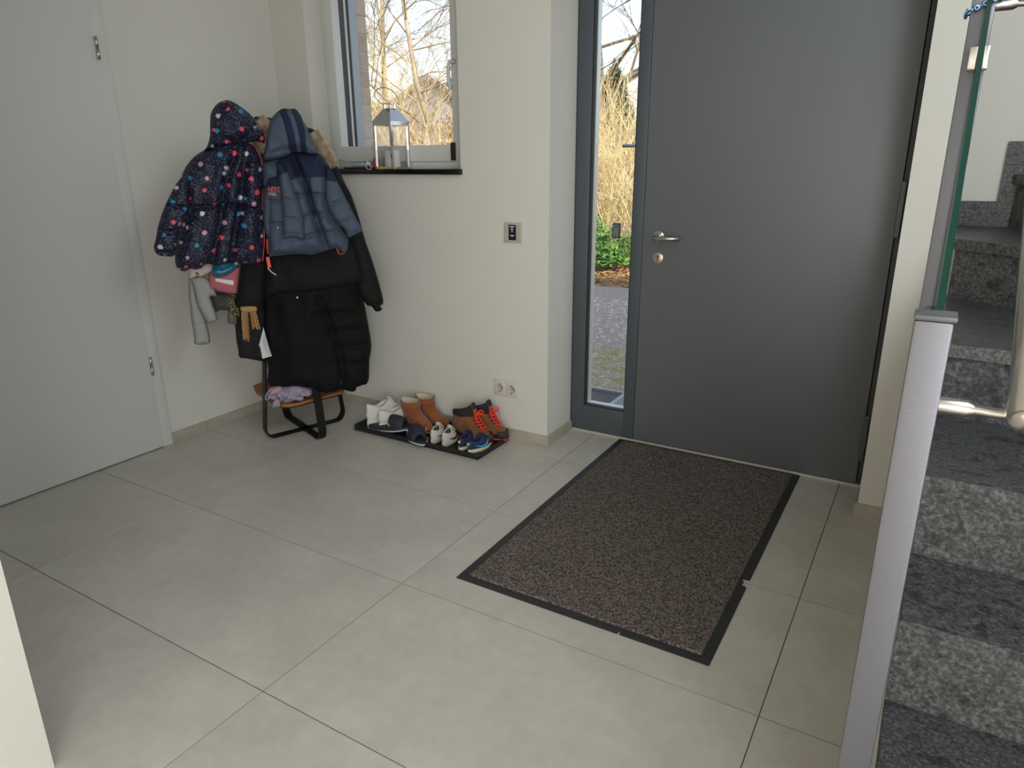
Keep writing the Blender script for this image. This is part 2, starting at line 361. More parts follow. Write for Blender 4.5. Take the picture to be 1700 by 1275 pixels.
h = MB(); h.tube([(hx, Y - .01, hz), (hx, Y - .045, hz)], .0095, 16); h.tube([(hx - .014, Y - .05, hz), (hx + .112, Y - .05, hz)], .0098, 18); h.build('handle', M_steel, D)
kz = .949
r = MB(); r.lathe([(.0265, 0), (.0265, .008), (.024, .010)], (hx + .003, Y - .002, kz), (0, -1, 0), 32); ke = r.build('key_plate', mat('key_plate_steel', 'cdbfae', .35, .8), D)
r = MB(); r.lathe([(.0085, 0), (.0085, .004), (.007, .004)], (hx + .003, Y - .012, kz + .006), (0, -1, 0), 20); r.box(hx - .002, hx + .008, Y - .0155, Y - .012, kz - .019, kz + .001, bev=.002); r.build('lock_cylinder', mat('brass_cylinder', 'a58d72', .35, .9), ke)
r = MB(); r.box(hx + .0015, hx + .0045, Y - .0172, Y - .0158, kz + .002, kz + .011); r.build('key_slot', M_black, ke)
for u0, v0, v1 in ((1492, 300, 395), (1440, 690, 765)):
    za, zb2 = at_y(u0, v0, Y).z, at_y(u0, v1, Y).z
    MB().box(1.258, 1.279, Y - .016, Y + .02, zb2, za, bev=.003).build('hinge_cover', mat('hinge_grey', '4b4e4c', .4, .4), D)
# ---- switch panel and double socket on the back wall
pn = thing('room_controller', 'square grey wall controller with a small dark display', 'switch', (-.338, YB, 1.062))
MB().box(-.385, -.291, YB - .009, YB, 1.015, 1.109, bev=.002).build('panel_frame', mat('switch_frame', 'b5b3a6', .4), pn, autos=30)
for s in (0, 1):
    for k in range(4):
        x0 = -.380 if s == 0 else -.3165; z0 = 1.0225 + k * .0205
        MB().box(x0, x0 + .0205, YB - .0115, YB - .009, z0 + .0006, z0 + .0195, bev=.0008).build('push_button', mat('switch_frame', 'b5b3a6', .4), pn)
ds = MB().box(-.3575, -.3185, YB - .0125, YB - .009, 1.0265, 1.0985, bev=.001).build('display', mat('display_black', '17171b', .25), pn)
tx = MB()
for zc, wd_, n in ((1.090, .026, 5), (1.080, .012, 1), (1.0735, .015, 2), (1.066, .005, 1), (1.049, .022, 1), (1.042, .005, 1)):
    for k in range(n):
        ww = wd_ / n; xa = -.338 - wd_ / 2 + k * ww; tx.box(xa, xa + ww * (.72 if n > 1 else 1), YB - .0128, YB - .0125, zc - .0018 if n < 5 else zc - .003, zc + .0018 if n < 5 else zc + .003)
tx.build('display_marks', mat('display_marks', 'b9bdc8', .4, emit=.25), ds)
so = thing('wall_socket', 'white double power socket low on the wall above the shoe tray', 'socket', (-.384, YB, .27))
M_sock = mat('socket_white', 'd3cfc0', .35)
MB().box(-.458, -.310, YB - .007, YB, .227, .313, bev=.002).build('socket_frame', M_sock, so, autos=30)
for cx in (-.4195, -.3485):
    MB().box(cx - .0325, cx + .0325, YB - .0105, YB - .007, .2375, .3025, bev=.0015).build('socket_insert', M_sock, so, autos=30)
    r = MB(); r.lathe([(.0215, 0), (.0215, .0010), (.0200, .0010), (.0196, .0003)], (cx, YB - .0106, .27), (0, -1, 0), 28); cup = r.build('socket_cup', mat('socket_cup_shade', 'bdb8a9', .5), so)  # cup tinted darker to paint in the shade of its recess
    r = MB()
    for dx, dz in ((-.0095, 0), (.0095, 0)): r.lathe([(.0026, 0), (.0026, .0007)], (cx + dx, YB - .0108, .27 + dz), (0, -1, 0), 10)
    r.box(cx - .004, cx + .004, YB - .0122, YB - .0106, .2475, .2525); r.box(cx - .004, cx + .004, YB - .0122, YB - .0106, .2875, .2915)
    r.build('socket_contact', M_black, so)
# ---- staircase
HR = .19
ST = thing('staircase', 'dark grey granite staircase winding up behind the railing', 'stairs', (1.9, .6, 0))
nose = [((1.462, -.20), (2.485, -.20)), ((1.462, .065), (2.485, .065)), ((1.462, .325), (2.485, .335)), ((1.462, .592), (2.485, .592)), ((1.462, 1.022), (2.32, .955)), ((1.462, 1.735), (2.32, 1.0)), ((1.628, 2.26), (2.34, 1.02))]
backs = [nose[1], nose[2], nose[3], nose[4], nose[5], ((1.462, 2.3), (1.605, 2.3)), ((2.485, 2.28), (2.485, 1.1))]
for k, (a, b) in enumerate(nose):
    z = HR * (k + 1); c, d = backs[k]
    na = Vector((b[1] - a[1], -(b[0] - a[0]))).normalized()        # outward (down the stairs)
    a2, b2 = Vector(a), Vector(b); ext = -na * .05
    if k < 5:
        poly = [a2, b2, Vector(d) + Vector((0, .02)), Vector(c) + Vector((0, .03))]
        if k == 4: poly = [a2, b2, Vector((2.33, 1.0)), Vector((1.462, 1.77))]
    elif k == 5: poly = [a2, b2, Vector((2.36, 1.03)), Vector((1.64, 2.285)), Vector((1.462, 2.285))]
    else: poly = [a2, b2, Vector((2.485, 1.02)), Vector((2.485, 2.285)), Vector((1.614, 2.285))]
    t = MB(); t.prism([(p.x, p.y) for p in poly], z - .035, z); o = t.build('tread', M_gr_t, ST)
    bv = o.modifiers.new('bevel', 'BEVEL'); bv.width = .003; bv.segments = 2
    ra, rb = a2 - na * .010, b2 - na * .010
    rc, rd = ra - na * .03, rb - na * .03
    t = MB(); t.prism([(ra.x, ra.y), (rb.x, rb.y), (rd.x, rd.y), (rc.x, rc.y)], z - HR + (0 if k else 0.0), z - .0352); t.build('riser', M_gr_s if k == 4 else M_gr_r, ST)
    band = MB(); fa, fb = a2 + na * .0012, b2 + na * .0012
    band.prism([(fa.x, fa.y), (fb.x, fb.y), (b2.x, b2.y), (a2.x, a2.y)], z - .0335, z - .0015); band.build('nosing_strip', M_gr_r, ST)
sk = MB(); sk.box(1.462, 1.5845, 2.281, 2.2985, HR * 6, HR * 6 + .092); sk.build('skirting', M_gr_r, ST)
sk = MB(); sk.box(1.585, 1.66, 2.281, 2.2985, HR * 6, HR * 7 + .035); sk.build('skirting', M_gr_r, ST)
sk = MB(); sk.box(1.585, 2.45, 2.2805, 2.2985, HR * 7 + .0375, HR * 7 + .117); sk.build('skirting', M_gr_r, ST)
body = MB(); bp = [(-.17, 0)]
for k in range(5):
    y0 = (nose[k][0][1] + .045); bp += [(y0, HR * (k + 1) - .036)]
    bp += [((nose[k + 1][0][1] + .045), HR * (k + 1) - .036)]
bp += [(1.78, HR * 6 - .036), (2.29, HR * 6 - .036), (2.29, 0)]
n = len(bp); body.add([(1.4635, y, z) for y, z in bp] + [(1.475, y, z) for y, z in bp], [tuple(range(n)), tuple(range(n, 2 * n))[::-1]] + [(i, (i + 1) % n, n + (i + 1) % n, n + i) for i in range(n)])
fixn(body.build('stringer', M_wall, ST))
# ---- railing
RL = thing('stair_railing', 'metal and glass railing with round steel handrail along the granite stairs', 'railing', (1.43, .12, 0))
def post(x0, x1, y0, y1, z0, z1, capw):
    p = MB().box(x0, x1, y0, y1, z0, z1, bev=.005).build('post', M_alu, RL, autos=40)
    MB().box(x0 - .001, x1 + capw, y0 - .001, y1 + .001, z1, z1 + .008, bev=.003).build('post_cap', M_alud, p, autos=40); return p
post(1.404, 1.452, .10, .148, 0.0, 1.182, .0035)
post(1.399, 1.447, 1.10, 1.148, .60, 1.765, .001)
gp = MB(); gx0, gx1 = 1.4285, 1.4385
gpts = [(.158, .30), (1.092, .96), (1.092, 1.742), (.158, 1.147)]
gp.add([(gx0, y, z) for y, z in gpts] + [(gx1, y, z) for y, z in gpts], [(0, 1, 2, 3), (7, 6, 5, 4)]); GO = gp.build('glass_panel', glass_mat('rail_glass', (.93, .97, .95), .05), RL)
ge = MB(); ge.add([(gx0, y, z) for y, z in gpts] + [(gx1, y, z) for y, z in gpts], [(i, (i + 1) % 4, 4 + (i + 1) % 4, 4 + i) for i in range(4)])
ge.build('glass_edge', mat('green_glass_edge', '123c31', .15, spec=.5), GO)
for (yy, dy, z) in ((1.10, -1, 1.612), (1.10, -1, 1.0), (.148, 1, .86), (.148, 1, .45)):
    for x0, x1 in ((1.411, 1.4283), (1.4387, 1.452)):
        ya, yb = sorted((yy, yy + dy * .045)); MB().box(x0, x1, ya, yb, z - .025, z + .025, bev=.004).build('glass_clamp', M_steel, RL, autos=40)
RS = .664
def rz(y): return 1.075 + RS * (y - .045)
hr = MB(); HXc = 1.547; dr = Vector((0, 1, RS)).normalized(); p0 = Vector((HXc, .045, rz(.045)))
hr.lathe([(.004, -.0105), (.012, -.0085), (.0185, -.004), (.0213, 0), (.0213, .002), (.0207, .0025), (.0207, .0035), (.0213, .004), (.0213, 1.75)], p0, dr, 32); hr.build('handrail', M_steel, RL)
for yb, zb_, xa in ((.124, 1.058, 1.452), (1.124, 1.728, 1.447)):
    b = MB(); b.lathe([(.0125, 0), (.0125, .034), (.0085, .042), (.0085, .0425)], (xa, yb, zb_), (1, 0, 0), 20)
    zt = rz(yb) - .018
    b.tube(crom([(xa + .040, yb, zb_), (xa + .075, yb, zb_), (HXc - .012, yb, zb_ + .004), (HXc - .001, yb, zb_ + .018), (HXc, yb, zt)], 6), .0072, 14); b.build('handrail_bracket', M_steel, RL, autos=35)
# ---- evil eye bead bracelet over the upper post
BR = thing('bead_bracelet', 'blue evil eye bead bracelet hung around the top of a railing post', 'bracelet', (1.423, 1.124, 1.72))
pts = []; cx, cy = 1.423, 1.124
for k in range(26):
    a = 2 * PI * k / 26; q = max(abs(math.cos(a)), abs(math.sin(a))); rr = .031 / q if q > .8 else .0385
    x = cx + rr * math.cos(a); y = cy + rr * math.sin(a); pts.append(Vector((x, y, 1.728 + .016 * math.cos(a) - .006 * math.sin(a) * 0)))
MB().tube(pts, .0022, 6, closed=True).build('cord', mat('bracelet_cord', '1b2238', .6), BR)
for k, p in enumerate(pts):
    out = Vector((p.x - cx, p.y - cy, 0)).normalized()
    if abs(out.y) > abs(out.x): out = Vector((0, math.copysign(1, out.y), 0))
    else: out = Vector((math.copysign(1, out.x), 0, 0))
    if k % 2 == 0:
        b = MB(); b.lathe([(.006, -.002), (.0078, 0), (.006, .002)], p + out * .002, out, 16); o = b.build('eye_bead', mat('bead_blue', '1d5f9e', .15), BR)
        b = MB(); b.lathe([(.0056, 0), (.0056, .0006)], p + out * .0041, out, 14); b.build('bead_ring', mat('bead_white', 'd9dde6', .2), o)
        b = MB(); b.lathe([(.0030, 0), (.0030, .0006)], p + out * .0048, out, 12); b.build('bead_iris', mat('bead_iris', '1b3a78', .2), o)
    else:
        b = MB(); b.lathe([(.002, -.0035), (.004, 0), (.002, .0035)], p, out, 10); b.build('small_bead', mat('bead_cyan', '4bb4d6', .2), BR)
# ---- door mat
MT = thing('door_mat', 'dark brown looped door mat with black rubber edge lying before the entrance door', 'mat', (.588, 1.46, 0))
mx0, mx1, my0, my1 = .144, 1.034, .722, 2.196
def notch(u, v): p = at_z(u, v, 0); return p
bd = MB(); BW = .032
nb = at_z(1027, 1052, 0).x; nr = at_z(1237, 968, 0).y
outer = [(mx0, my0), (nb - .004, my0), (nb - .001, my0 + .016), (nb + .003, my0 + .014), (nb + .004, my0), (mx1, my0), (mx1, nr - .03), (mx1 - .018, nr - .022), (mx1 - .016, nr), (mx1 - .026, nr + .012), (mx1 - .022, nr + .018), (mx1, nr + .02), (mx1, my1), (mx0, my1)]
bd.prism(outer, .0005, .0035); fixn(bd.build('rubber_edge', mat('mat_rubber', '2a2a2b', .55, bump=.1, bump_scale=150), MT))
nx, ny = 232, 392; xs = np.linspace(mx0 + BW, mx1 - BW, nx); ys = np.linspace(my0 + BW, my1 - BW * .7, ny)
V = np.zeros((ny, nx, 3)); V[..., 0] = xs[None]; V[..., 1] = ys[:, None]
Zp = .0075 + rng.random((ny, nx)) * .0032
Zp[0] = Zp[-1] = .003; Zp[:, 0] = Zp[:, -1] = .003
V[..., :2] += (rng.random((ny, nx, 2)) - .5) * .0022; V[..., 2] = Zp
idx = np.arange(nx * ny).reshape(ny, nx); Fq = np.stack([idx[:-1, :-1], idx[:-1, 1:], idx[1:, 1:], idx[1:, :-1]], -1).reshape(-1, 4)
me = bpy.data.meshes.new('pile'); me.from_pydata(V.reshape(-1, 3).tolist(), [], Fq.tolist()); me.polygons.foreach_set('use_smooth', [True] * len(Fq))
def pile_mat():
    m = mat('mat_pile', '92867f', .95, spec=.1, col2='453f3b', noise_scale=150, bump=.9, bump_scale=190, detail=2); return m
me.materials.append(pile_mat()); link(bpy.data.objects.new('pile', me), MT)
# ---- outer brick skin seen beside the glazing
M_mortar = mat('mortar', 'cfc9be', .95, bump=.3)
w = MB()
w.box(-2.4, -1.556, 2.24, 2.355, -.3, 2.7); w.box(-.69, -.12, 2.24, 2.355, -.3, 2.7); w.box(1.25, 1.45, 2.3, 2.355, -.3, 2.7); w.box(-1.556, -.69, 2.24, 2.355, -.3, 1.30); w.box(-1.556, 1.3, 2.24, 2.355, 2.42, 2.7)
WO = struct('wall_outer', w, M_mortar, label='outer brick skin of the house seen beside the glazing')
bmats = [mat('brick_%d' % i, c, .9, noise_amt=.15, noise_scale=25, bump=.35, bump_scale=90) for i, c in enumerate(('dac6b4', 'cfbba8', 'e0d0be', 'c9b3a3'))]
bme = MB().box(-.006, .006, -.056, .056, -.0405, .0405, bev=.003)
for kk, (xw, z0, zn, ya, yb) in enumerate(((-1.556, 1.33, 13, 2.24, 2.352), (-.12, .02, 27, 2.30, 2.354))):
    for k in range(zn):
        o = MB().box(xw - .002, xw + .006 + .002 * random.random(), ya + .001, yb + .09 * 0, z0 + k * .0925 + .0055, z0 + (k + 1) * .0925 - .0055, bev=.002).build('brick', bmats[random.randrange(4)], WO)
w = MB(); w.box(-9, 10, -5, 2.46, 5.4, 5.9); w.box(-9, -2.45, -5, 2.45, -.3, 5.4); w.box(2.65, 10, -.4, 2.45, -.3, 5.4); w.box(3.6, 10, -5, -.4, -.3, 5.4); w.box(-2.45, 2.65, 2.25, 2.45, 2.72, 5.4)  # unseen house block added so that its shadow covers the path
struct('wall_house_mass', w, M_mortar, label='unseen rest of the brick house, built up to shade the path')

# ================================================================== COAT STAND AND GARMENTS
M_strap = mat('black_steel', '121212', .45, .3)
M_wood = mat('oak_shelf', 'a86b3a', .45, noise_amt=.25, noise_scale=6, aniso=(3, 30, 30))
CS = thing('coat_stand', 'black flat steel coat stand with round wooden shelf, loaded with coats', 'coat stand', (-1.40, 1.48, 0))
C0 = Vector((-1.405, 1.485, 0))
feetA = (Vector((-1.468, 1.272, 0)), Vector((-1.325, 1.697, 0)))
feetB = (Vector((-1.188, 1.405, 0)), Vector((-1.65, 1.575, 0)))
for fa, fb in (feetA, feetB):
    d = (fb - fa).normalized(); wdir = Vector((-d.y, d.x, 0)); prof = []
    mid = (fa + fb) / 2; half = (fb - fa).length / 2
    def pt(s, z): return mid + d * s + Vector((0, 0, z))
    rr = .045; top = 1.46; ht = .07
    P = [pt(-(ht + (half - ht) * k / 8), top + (.06 - top) * k / 8) for k in range(9)]
    for k in range(1, 6): a = PI / 2 * k / 6; P.append(pt(-half + rr * (1 - math.cos(a)), .06 - .056 * math.sin(a)))
    L = [p.copy() for p in P]
    Rr = [mid + d * ((mid - p).dot(d)) + Vector((0, 0, p.z)) for p in reversed(P)]
    bar = [pt(-half + rr, .004), pt(half - rr, .004)]
    MB().strap(P + bar[:1], wdir, .042, .008).build('leg', M_strap, CS)
    MB().strap(bar[1:] + Rr, wdir, .042, .008).build('leg', M_strap, CS)
    MB().strap([bar[0] , bar[1]], wdir, .042, .008).build('floor_bar', M_strap, CS)
tc_ = MB(); tc_.lathe([(.085, 0), (.085, .01)], C0 + Vector((0, 0, 1.455)), (0, 0, 1), 24); tc_.build('top_plate', M_strap, CS)
hk = MB()
for k in range(8):
    a = 2 * PI * k / 8 + .2; o_ = Vector((math.cos(a), math.sin(a), 0))
    MB().tube(crom([C0 + o_ * .07 + Vector((0, 0, 1.44)), C0 + o_ * .12 + Vector((0, 0, 1.415)), C0 + o_ * .15 + Vector((0, 0, 1.43)), C0 + o_ * .155 + Vector((0, 0, 1.46))], 5), .006, 8).build('hook', M_strap, CS)
shp = [at_z(*q, .215) for q in ((420, 640), (424, 650), (446, 663), (468, 672), (480, 672), (500, 668), (540, 657), (572, 649), (566, 636), (540, 628), (490, 622), (450, 628))]
sh = MB(); sh.prism([(p.x, p.y) for p in shp], .200, .216); o = fixn(sh.build('shelf', M_wood, CS)); bv = o.modifiers.new('bevel', 'BEVEL'); bv.width = .004; bv.segments = 2
sh = MB(); sh.prism([(C0.x + (p.x - C0.x) * .94, C0.y + (p.y - C0.y) * .94) for p in shp], .192, .1995); fixn(sh.build('shelf_rim', M_strap, CS))

N0 = Vector((CAM.x - C0.x, CAM.y - C0.y, 0)).normalized()
def plane(off, yaw=0):
    n = Matrix.Rotation(math.radians(yaw), 3, 'Z') @ N0
    return C0 + N0 * (off + .07), n
def seg_dist(P, poly, closed=False):
    P = np.asarray(P); Q = np.asarray(poly, float)[:, :2]; best = np.full(len(P), 1e9)
    n = len(Q)
    for i in range(n if closed else n - 1):
        a = Q[i]; b = Q[(i + 1) % n]; ab = b - a; L = ab @ ab + 1e-12
        t = np.clip(((P - a) @ ab) / L, 0, 1); d = np.hypot(*(P - a - t[:, None] * ab).T); best = np.minimum(best, d)
    return best
def inside(P, poly):
    P = np.asarray(P); Q = np.asarray(poly, float)[:, :2]; c = np.zeros(len(P), bool); n = len(Q)
    for i in range(n):
        x0, y0 = Q[i]; x1, y1 = Q[(i + 1) % n]
        if y0 == y1: continue
        m = (y0 > P[:, 1]) != (y1 > P[:, 1]); xi = (x1 - x0) * (P[:, 1] - y0) / (y1 - y0) + x0; c ^= m & (P[:, 0] < xi)
    return c
def c1(*p): return [(240 + x / 4.048, 150 + y / 4.048) for x, y in p]
def c2(*p): return [(240 + x / 3.75, 400 + y / 3.75) for x, y in p]
def c3(*p): return [(300 + x / 7.081, 430 + y / 7.081) for x, y in p]
HF = {}
def cloth(name, outline, pl, T, m, parent, D=22, back=.5, step=3.0, seams=(), folds=(), wr=.004, wsc=.03, paint=None, base=(1, 1, 1), dots=(), stretch=1.0, lean=None, smooth_out=True):
    """garment panel: a puffed solid whose rim is the outline; seams pinch it, folds raise or sink it"""
    per = 5
    o2 = [Vector((p[0], p[1], 0)) for p in outline]
    oc = crom(o2, per, True) if smooth_out else o2
    acc = []
    for i, p in enumerate(oc):
        if not acc or (p - acc[-1]).length > step * .8: acc.append(p)
    oc = [(p.x, p.y) for p in acc]
    A = np.array(oc); lo, hi = A.min(0), A.max(0)
    gx, gy = np.meshgrid(np.arange(lo[0], hi[0], step), np.arange(lo[1], hi[1], step * .866)); gx[1::2] += step / 2
    P = np.stack([gx.ravel(), gy.ravel()], 1); P = P[inside(P, oc)]; P = P[seg_dist(P, oc, True) > step * .6]
    P = P + (rng.random(P.shape) - .5) * step * .15
    allp = [Vector(p) for p in oc] + [Vector((float(x), float(y))) for x, y in P]
    n = len(oc)
    vs, es, fs, _, _, _ = delaunay_2d_cdt(allp, [], [list(range(n))], 1, 1e-4)
    Q = np.array([(v.x, v.y) for v in vs]); d = seg_dist(Q, oc, True)
    def height(Q, d=None):
        Q = np.asarray(Q, float)
        if d is None: d = seg_dist(Q, oc, True)
        t = np.clip(d / D, 0, 1); prof = np.sqrt(np.clip(1 - (1 - t) ** 2, 0, 1)); h = T * prof
        for pl_, dep, wid in seams: h = h - prof * dep * np.exp(-(seg_dist(Q, pl_) / wid) ** 2)
        for pl_, amp, wid in folds: h = h + prof * amp * np.exp(-(seg_dist(Q, pl_) / wid) ** 2)
        if wr:
            nz = np.array([noise.noise(Vector((x * wsc, y * wsc * .6, 3.1))) + .5 * noise.noise(Vector((x * wsc * 2.3, y * wsc * 1.6, 8.1))) for x, y in Q]); h = h + prof * wr * nz * 1.6
        return h
    h = height(Q, d); bdry = d < 1e-3
    P0, nn = pl
    base_ = [at_plane(q[0], q[1], P0, nn) for q in Q]
    N = len(Q); verts = []; 
    for i in range(N): verts.append(base_[i] + nn * float(h[i]))
    bi = {}; 
    hb = T * back * np.sqrt(np.clip(1 - (1 - np.clip(d / D, 0, 1)) ** 2, 0, 1))
    for i in range(N):
        if bdry[i]: bi[i] = i
        else: bi[i] = len(verts); verts.append(base_[i] - nn * float(hb[i]))
    faces = []
    for f_ in fs:
        f_ = list(f_); a, b_, c_ = (verts[k] for k in f_[:3])
        if (b_ - a).cross(c_ - a).dot(nn) < 0: f_ = f_[::-1]
        faces.append(f_)
        g = [bi[k] for k in f_[::-1]]
        if len(set(g)) == 3 and set(g) != set(f_): faces.append(g)
    me = bpy.data.meshes.new(name); me.from_pydata([tuple(v) for v in verts], [], faces)
    me.polygons.foreach_set('use_smooth', [True] * len(faces)); me.materials.append(m)
    pq = list(map(tuple, Q)) + [tuple(Q[i]) for i in range(N) if not bdry[i]]
    uv = me.uv_layers.new(name='px'); co = np.array(pq) / 100.0
    li = np.zeros(len(me.loops), int); me.loops.foreach_get('vertex_index', li); uv.data.foreach_set('uv', co[li].ravel())
    if paint is not None or dots:
        colr = np.tile(np.array([*base, 1.0]), (len(pq), 1)); PQ = np.array(pq)
        for reg, cc in (paint or ()): colr[inside(PQ, reg), :3] = srgb(cc)
        for (x, y), r_, cc in dots:
            dd = PQ - np.array((x, y)); an = np.arctan2(dd[:, 1], dd[:, 0]); rad = np.hypot(*dd.T)
            colr[rad < r_ * .84 * (1 + .05 * np.sin(an * 3 + x)), :3] = srgb(cc)
        ca = me.color_attributes.new('Col', 'FLOAT_COLOR', 'POINT'); ca.data.foreach_set('color', colr.ravel())
    me.update(); o = bpy.data.objects.new(name, me); link(o, parent)
    HF[name] = height; o_h[o.name] = (height, P0, nn)
    return o
o_h = {}
def on_cloth(o, q, eps=.002):
    height, P0, nn = o_h[o.name]; Q = np.array(q, float); h = height(Q)
    return [at_plane(a, b, P0, nn) + nn * (float(hh) + eps) for (a, b), hh in zip(Q, h)]
def patch(name, poly, o, m, parent, eps=.002, th=.0015):
    q = on_cloth(o, poly, eps); nn = o_h[o.name][2]; n = len(q); mb = MB()
    mb.add([p + nn * th for p in q] + [p - nn * .003 for p in q], [tuple(range(n)), tuple(range(n, 2 * n))[::-1]] + [(i, (i + 1) % n, n + (i + 1) % n, n + i) for i in range(n)])
    return fixn(mb.build(name, m, parent))
def cloth_mat(name, use_col=False, col='333333', rough=.75, specks=False, bump=.25, bscale=90, sheen=0.0, spec=.3, weave=None):
    m = bpy.data.materials.new(name); m.use_nodes = True; t = m.node_tree; b = t.nodes['Principled BSDF']
    b.inputs['Roughness'].default_value = rough; b.inputs['Specular IOR Level'].default_value = spec; b.inputs['Sheen Weight'].default_value = sheen; b.inputs['Sheen Roughness'].default_value = .5
    tc = t.nodes.new('ShaderNodeTexCoord')
    if use_col:
        at = t.nodes.new('ShaderNodeAttribute'); at.attribute_name = 'Col'; src = at.outputs['Color']
    else:
        rg = t.nodes.new('ShaderNodeRGB'); rg.outputs[0].default_value = (*srgb(col), 1); src = rg.outputs[0]
    if specks:
        vo = t.nodes.new('ShaderNodeTexVoronoi'); vo.inputs['Scale'].default_value = 42; t.links.new(tc.outputs['UV'], vo.inputs[0])
        r = t.nodes.new('ShaderNodeValToRGB'); r.color_ramp.elements[0].position = .20; r.color_ramp.elements[0].color = (1, 1, 1, 1); r.color_ramp.elements[1].position = .30; r.color_ramp.elements[1].color = (0, 0, 0, 1)
        t.links.new(vo.outputs['Distance'], r.inputs[0])
        mx = t.nodes.new('ShaderNodeMix'); mx.data_type = 'RGBA'; mx.inputs[7].default_value = (*srgb('86839a'), 1)
        t.links.new(r.outputs[0], mx.inputs[0]); t.links.new(src, mx.inputs[6])
        # specks only on the navy ground: brighter print stays as it is
        sp = t.nodes.new('ShaderNodeSeparateColor'); t.links.new(src, sp.inputs[0])
        mm = t.nodes.new('ShaderNodeMath'); mm.operation = 'LESS_THAN'; mm.inputs[1].default_value = .06; t.links.new(sp.outputs[1], mm.inputs[0])
        m2 = t.nodes.new('ShaderNodeMath'); m2.operation = 'MULTIPLY'; t.links.new(r.outputs[0], m2.inputs[0]); t.links.new(mm.outputs[0], m2.inputs[1]); t.links.new(m2.outputs[0], mx.inputs[0])
        src = mx.outputs[2]
    if weave:
        n = t.nodes.new('ShaderNodeTexNoise'); n.inputs['Scale'].default_value = weave; n.inputs['Detail'].default_value = 3
        mp = t.nodes.new('ShaderNodeMapping'); mp.inputs['Scale'].default_value = (1, 1, 3); t.links.new(tc.outputs['Object'], mp.inputs[0]); t.links.new(mp.outputs[0], n.inputs[0])
        mr = t.nodes.new('ShaderNodeMapRange'); mr.inputs[3].default_value = .75; mr.inputs[4].default_value = 1.2; t.links.new(n.outputs[0], mr.inputs[0])
        mx = t.nodes.new('ShaderNodeVectorMath'); mx.operation = 'SCALE'; t.links.new(src, mx.inputs[0]); t.links.new(mr.outputs[0], mx.inputs[3]); src = mx.outputs[0]
    t.links.new(src, b.inputs['Base Color'])
    n2 = t.nodes.new('ShaderNodeTexNoise'); n2.inputs['Scale'].default_value = bscale; n2.inputs['Detail'].default_value = 3; t.links.new(tc.outputs['Object'], n2.inputs[0])
    bp = t.nodes.new('ShaderNodeBump'); bp.inputs['Strength'].default_value = bump; bp.inputs['Distance'].default_value = .006
    t.links.new(n2.outputs[0], bp.inputs['Height']); t.links.new(bp.outputs[0], b.inputs['Normal'])
    return m
def G_thing(name, label, cat, pl, u, v):
    return thing(name, label, cat, at_plane(u, v, *pl), 0)

# ---------- long black puffer coat (hangs furthest down)
M_blackp = cloth_mat('black_puffer_fabric', col='131312', rough=.8, bump=.2, bscale=90, spec=.18)
M_blackc = cloth_mat('black_parka_fabric', col='111110', rough=.8, bump=.2, bscale=140)
pl = plane(.06)
K = G_thing('long_coat', 'long black quilted coat hanging down to the wooden shelf', 'coat', pl, 520, 645)
kb = cloth('coat_body', c2((738, 340), (742, 420), (738, 550), (755, 700), (770, 800), (765, 870), (780, 900), (850, 905), (950, 900), (1040, 912), (1062, 935), (1150, 940), (1230, 925), (1290, 938), (1315, 930), (1325, 905), (1380, 890), (1397, 850), (1400, 740), (1412, 650), (1392, 520), (1380, 450), (1365, 380), (1330, 260), (1280, 0), (1220, -200), (1120, -450), (1000, -560), (900, -500), (800, -200), (745, 100)), pl, .10, M_blackp, K, D=30, back=.7, step=4,
   seams=[(c2((1050, 440), (1200, 430), (1370, 430)), .022, 5), (c2((1130, 540), (1250, 535), (1390, 530)), .022, 5), (c2((1180, 640), (1280, 635), (1400, 630)), .022, 5), (c2((1210, 745), (1300, 740), (1395, 735)), .022, 5), (c2((1080, 340), (1130, 450), (1200, 650), (1230, 830), (1210, 900)), .03, 5)],
   folds=[(c2((900, 380), (930, 600), (990, 850)), .02, 16), (c2((800, 420), (830, 700), (850, 880)), -.02, 14), (c2((1030, 400), (1060, 640), (1120, 900)), .018, 14)], wr=.012)
z_ = MB(); q = on_cloth(kb, c2((1213, 845), (1210, 900)), .006); z_.tube([q[0], q[1]], .006, 8); z_.build('zip_pull', mat('dark_zip', '2a2a2a', .4, .5), K)
# ---------- black parka with fur trimmed hood
pl = plane(.13)
PK = G_thing('parka', 'black parka with tan fur hood trim under the blue jacket', 'coat', pl, 530, 485)
cloth('parka_body', c2((735, 350), (728, 250), (735, 100), (745, -150), (800, -500), (860, -640), (940, -700), (1060, -690), (1150, -560), (1220, -420), (1290, -260), (1340, -100), (1365, 60), (1390, 150), (1408, 240), (1400, 262), (1325, 268), (1240, 290), (1100, 310), (950, 325), (850, 335)), pl, .075, M_blackc, PK, D=30, back=.6, step=4, wr=.01,
   folds=[(c2((760, 300), (1000, 285), (1390, 235)), .012, 8), (c2((900, 120), (1000, 200), (1100, 290)), .01, 14)])
pr = plane(.17)
cloth('sleeve', c2((1180, -420), (1270, -320), (1330, -160), (1375, 0), (1405, 85), (1442, 200), (1470, 300), (1487, 385), (1465, 405), (1482, 428), (1440, 440), (1415, 408), (1385, 400), (1345, 345), (1318, 280), (1330, 240), (1300, 100), (1240, -80), (1180, -250)), pr, .045, M_blackc, PK, D=18, back=.8, step=3.5, wr=.006, seams=[(c2((1385, 385), (1480, 395)), .012, 4)])
cloth('sleeve', c2((680, -220), (640, -60), (600, 130), (590, 220), (578, 310), (560, 380), (585, 420), (650, 437), (722, 437), (745, 350), (760, 150), (770, -60), (750, -220)), pr, .045, M_blackc, PK, D=18, back=.8, step=3.5, wr=.006)
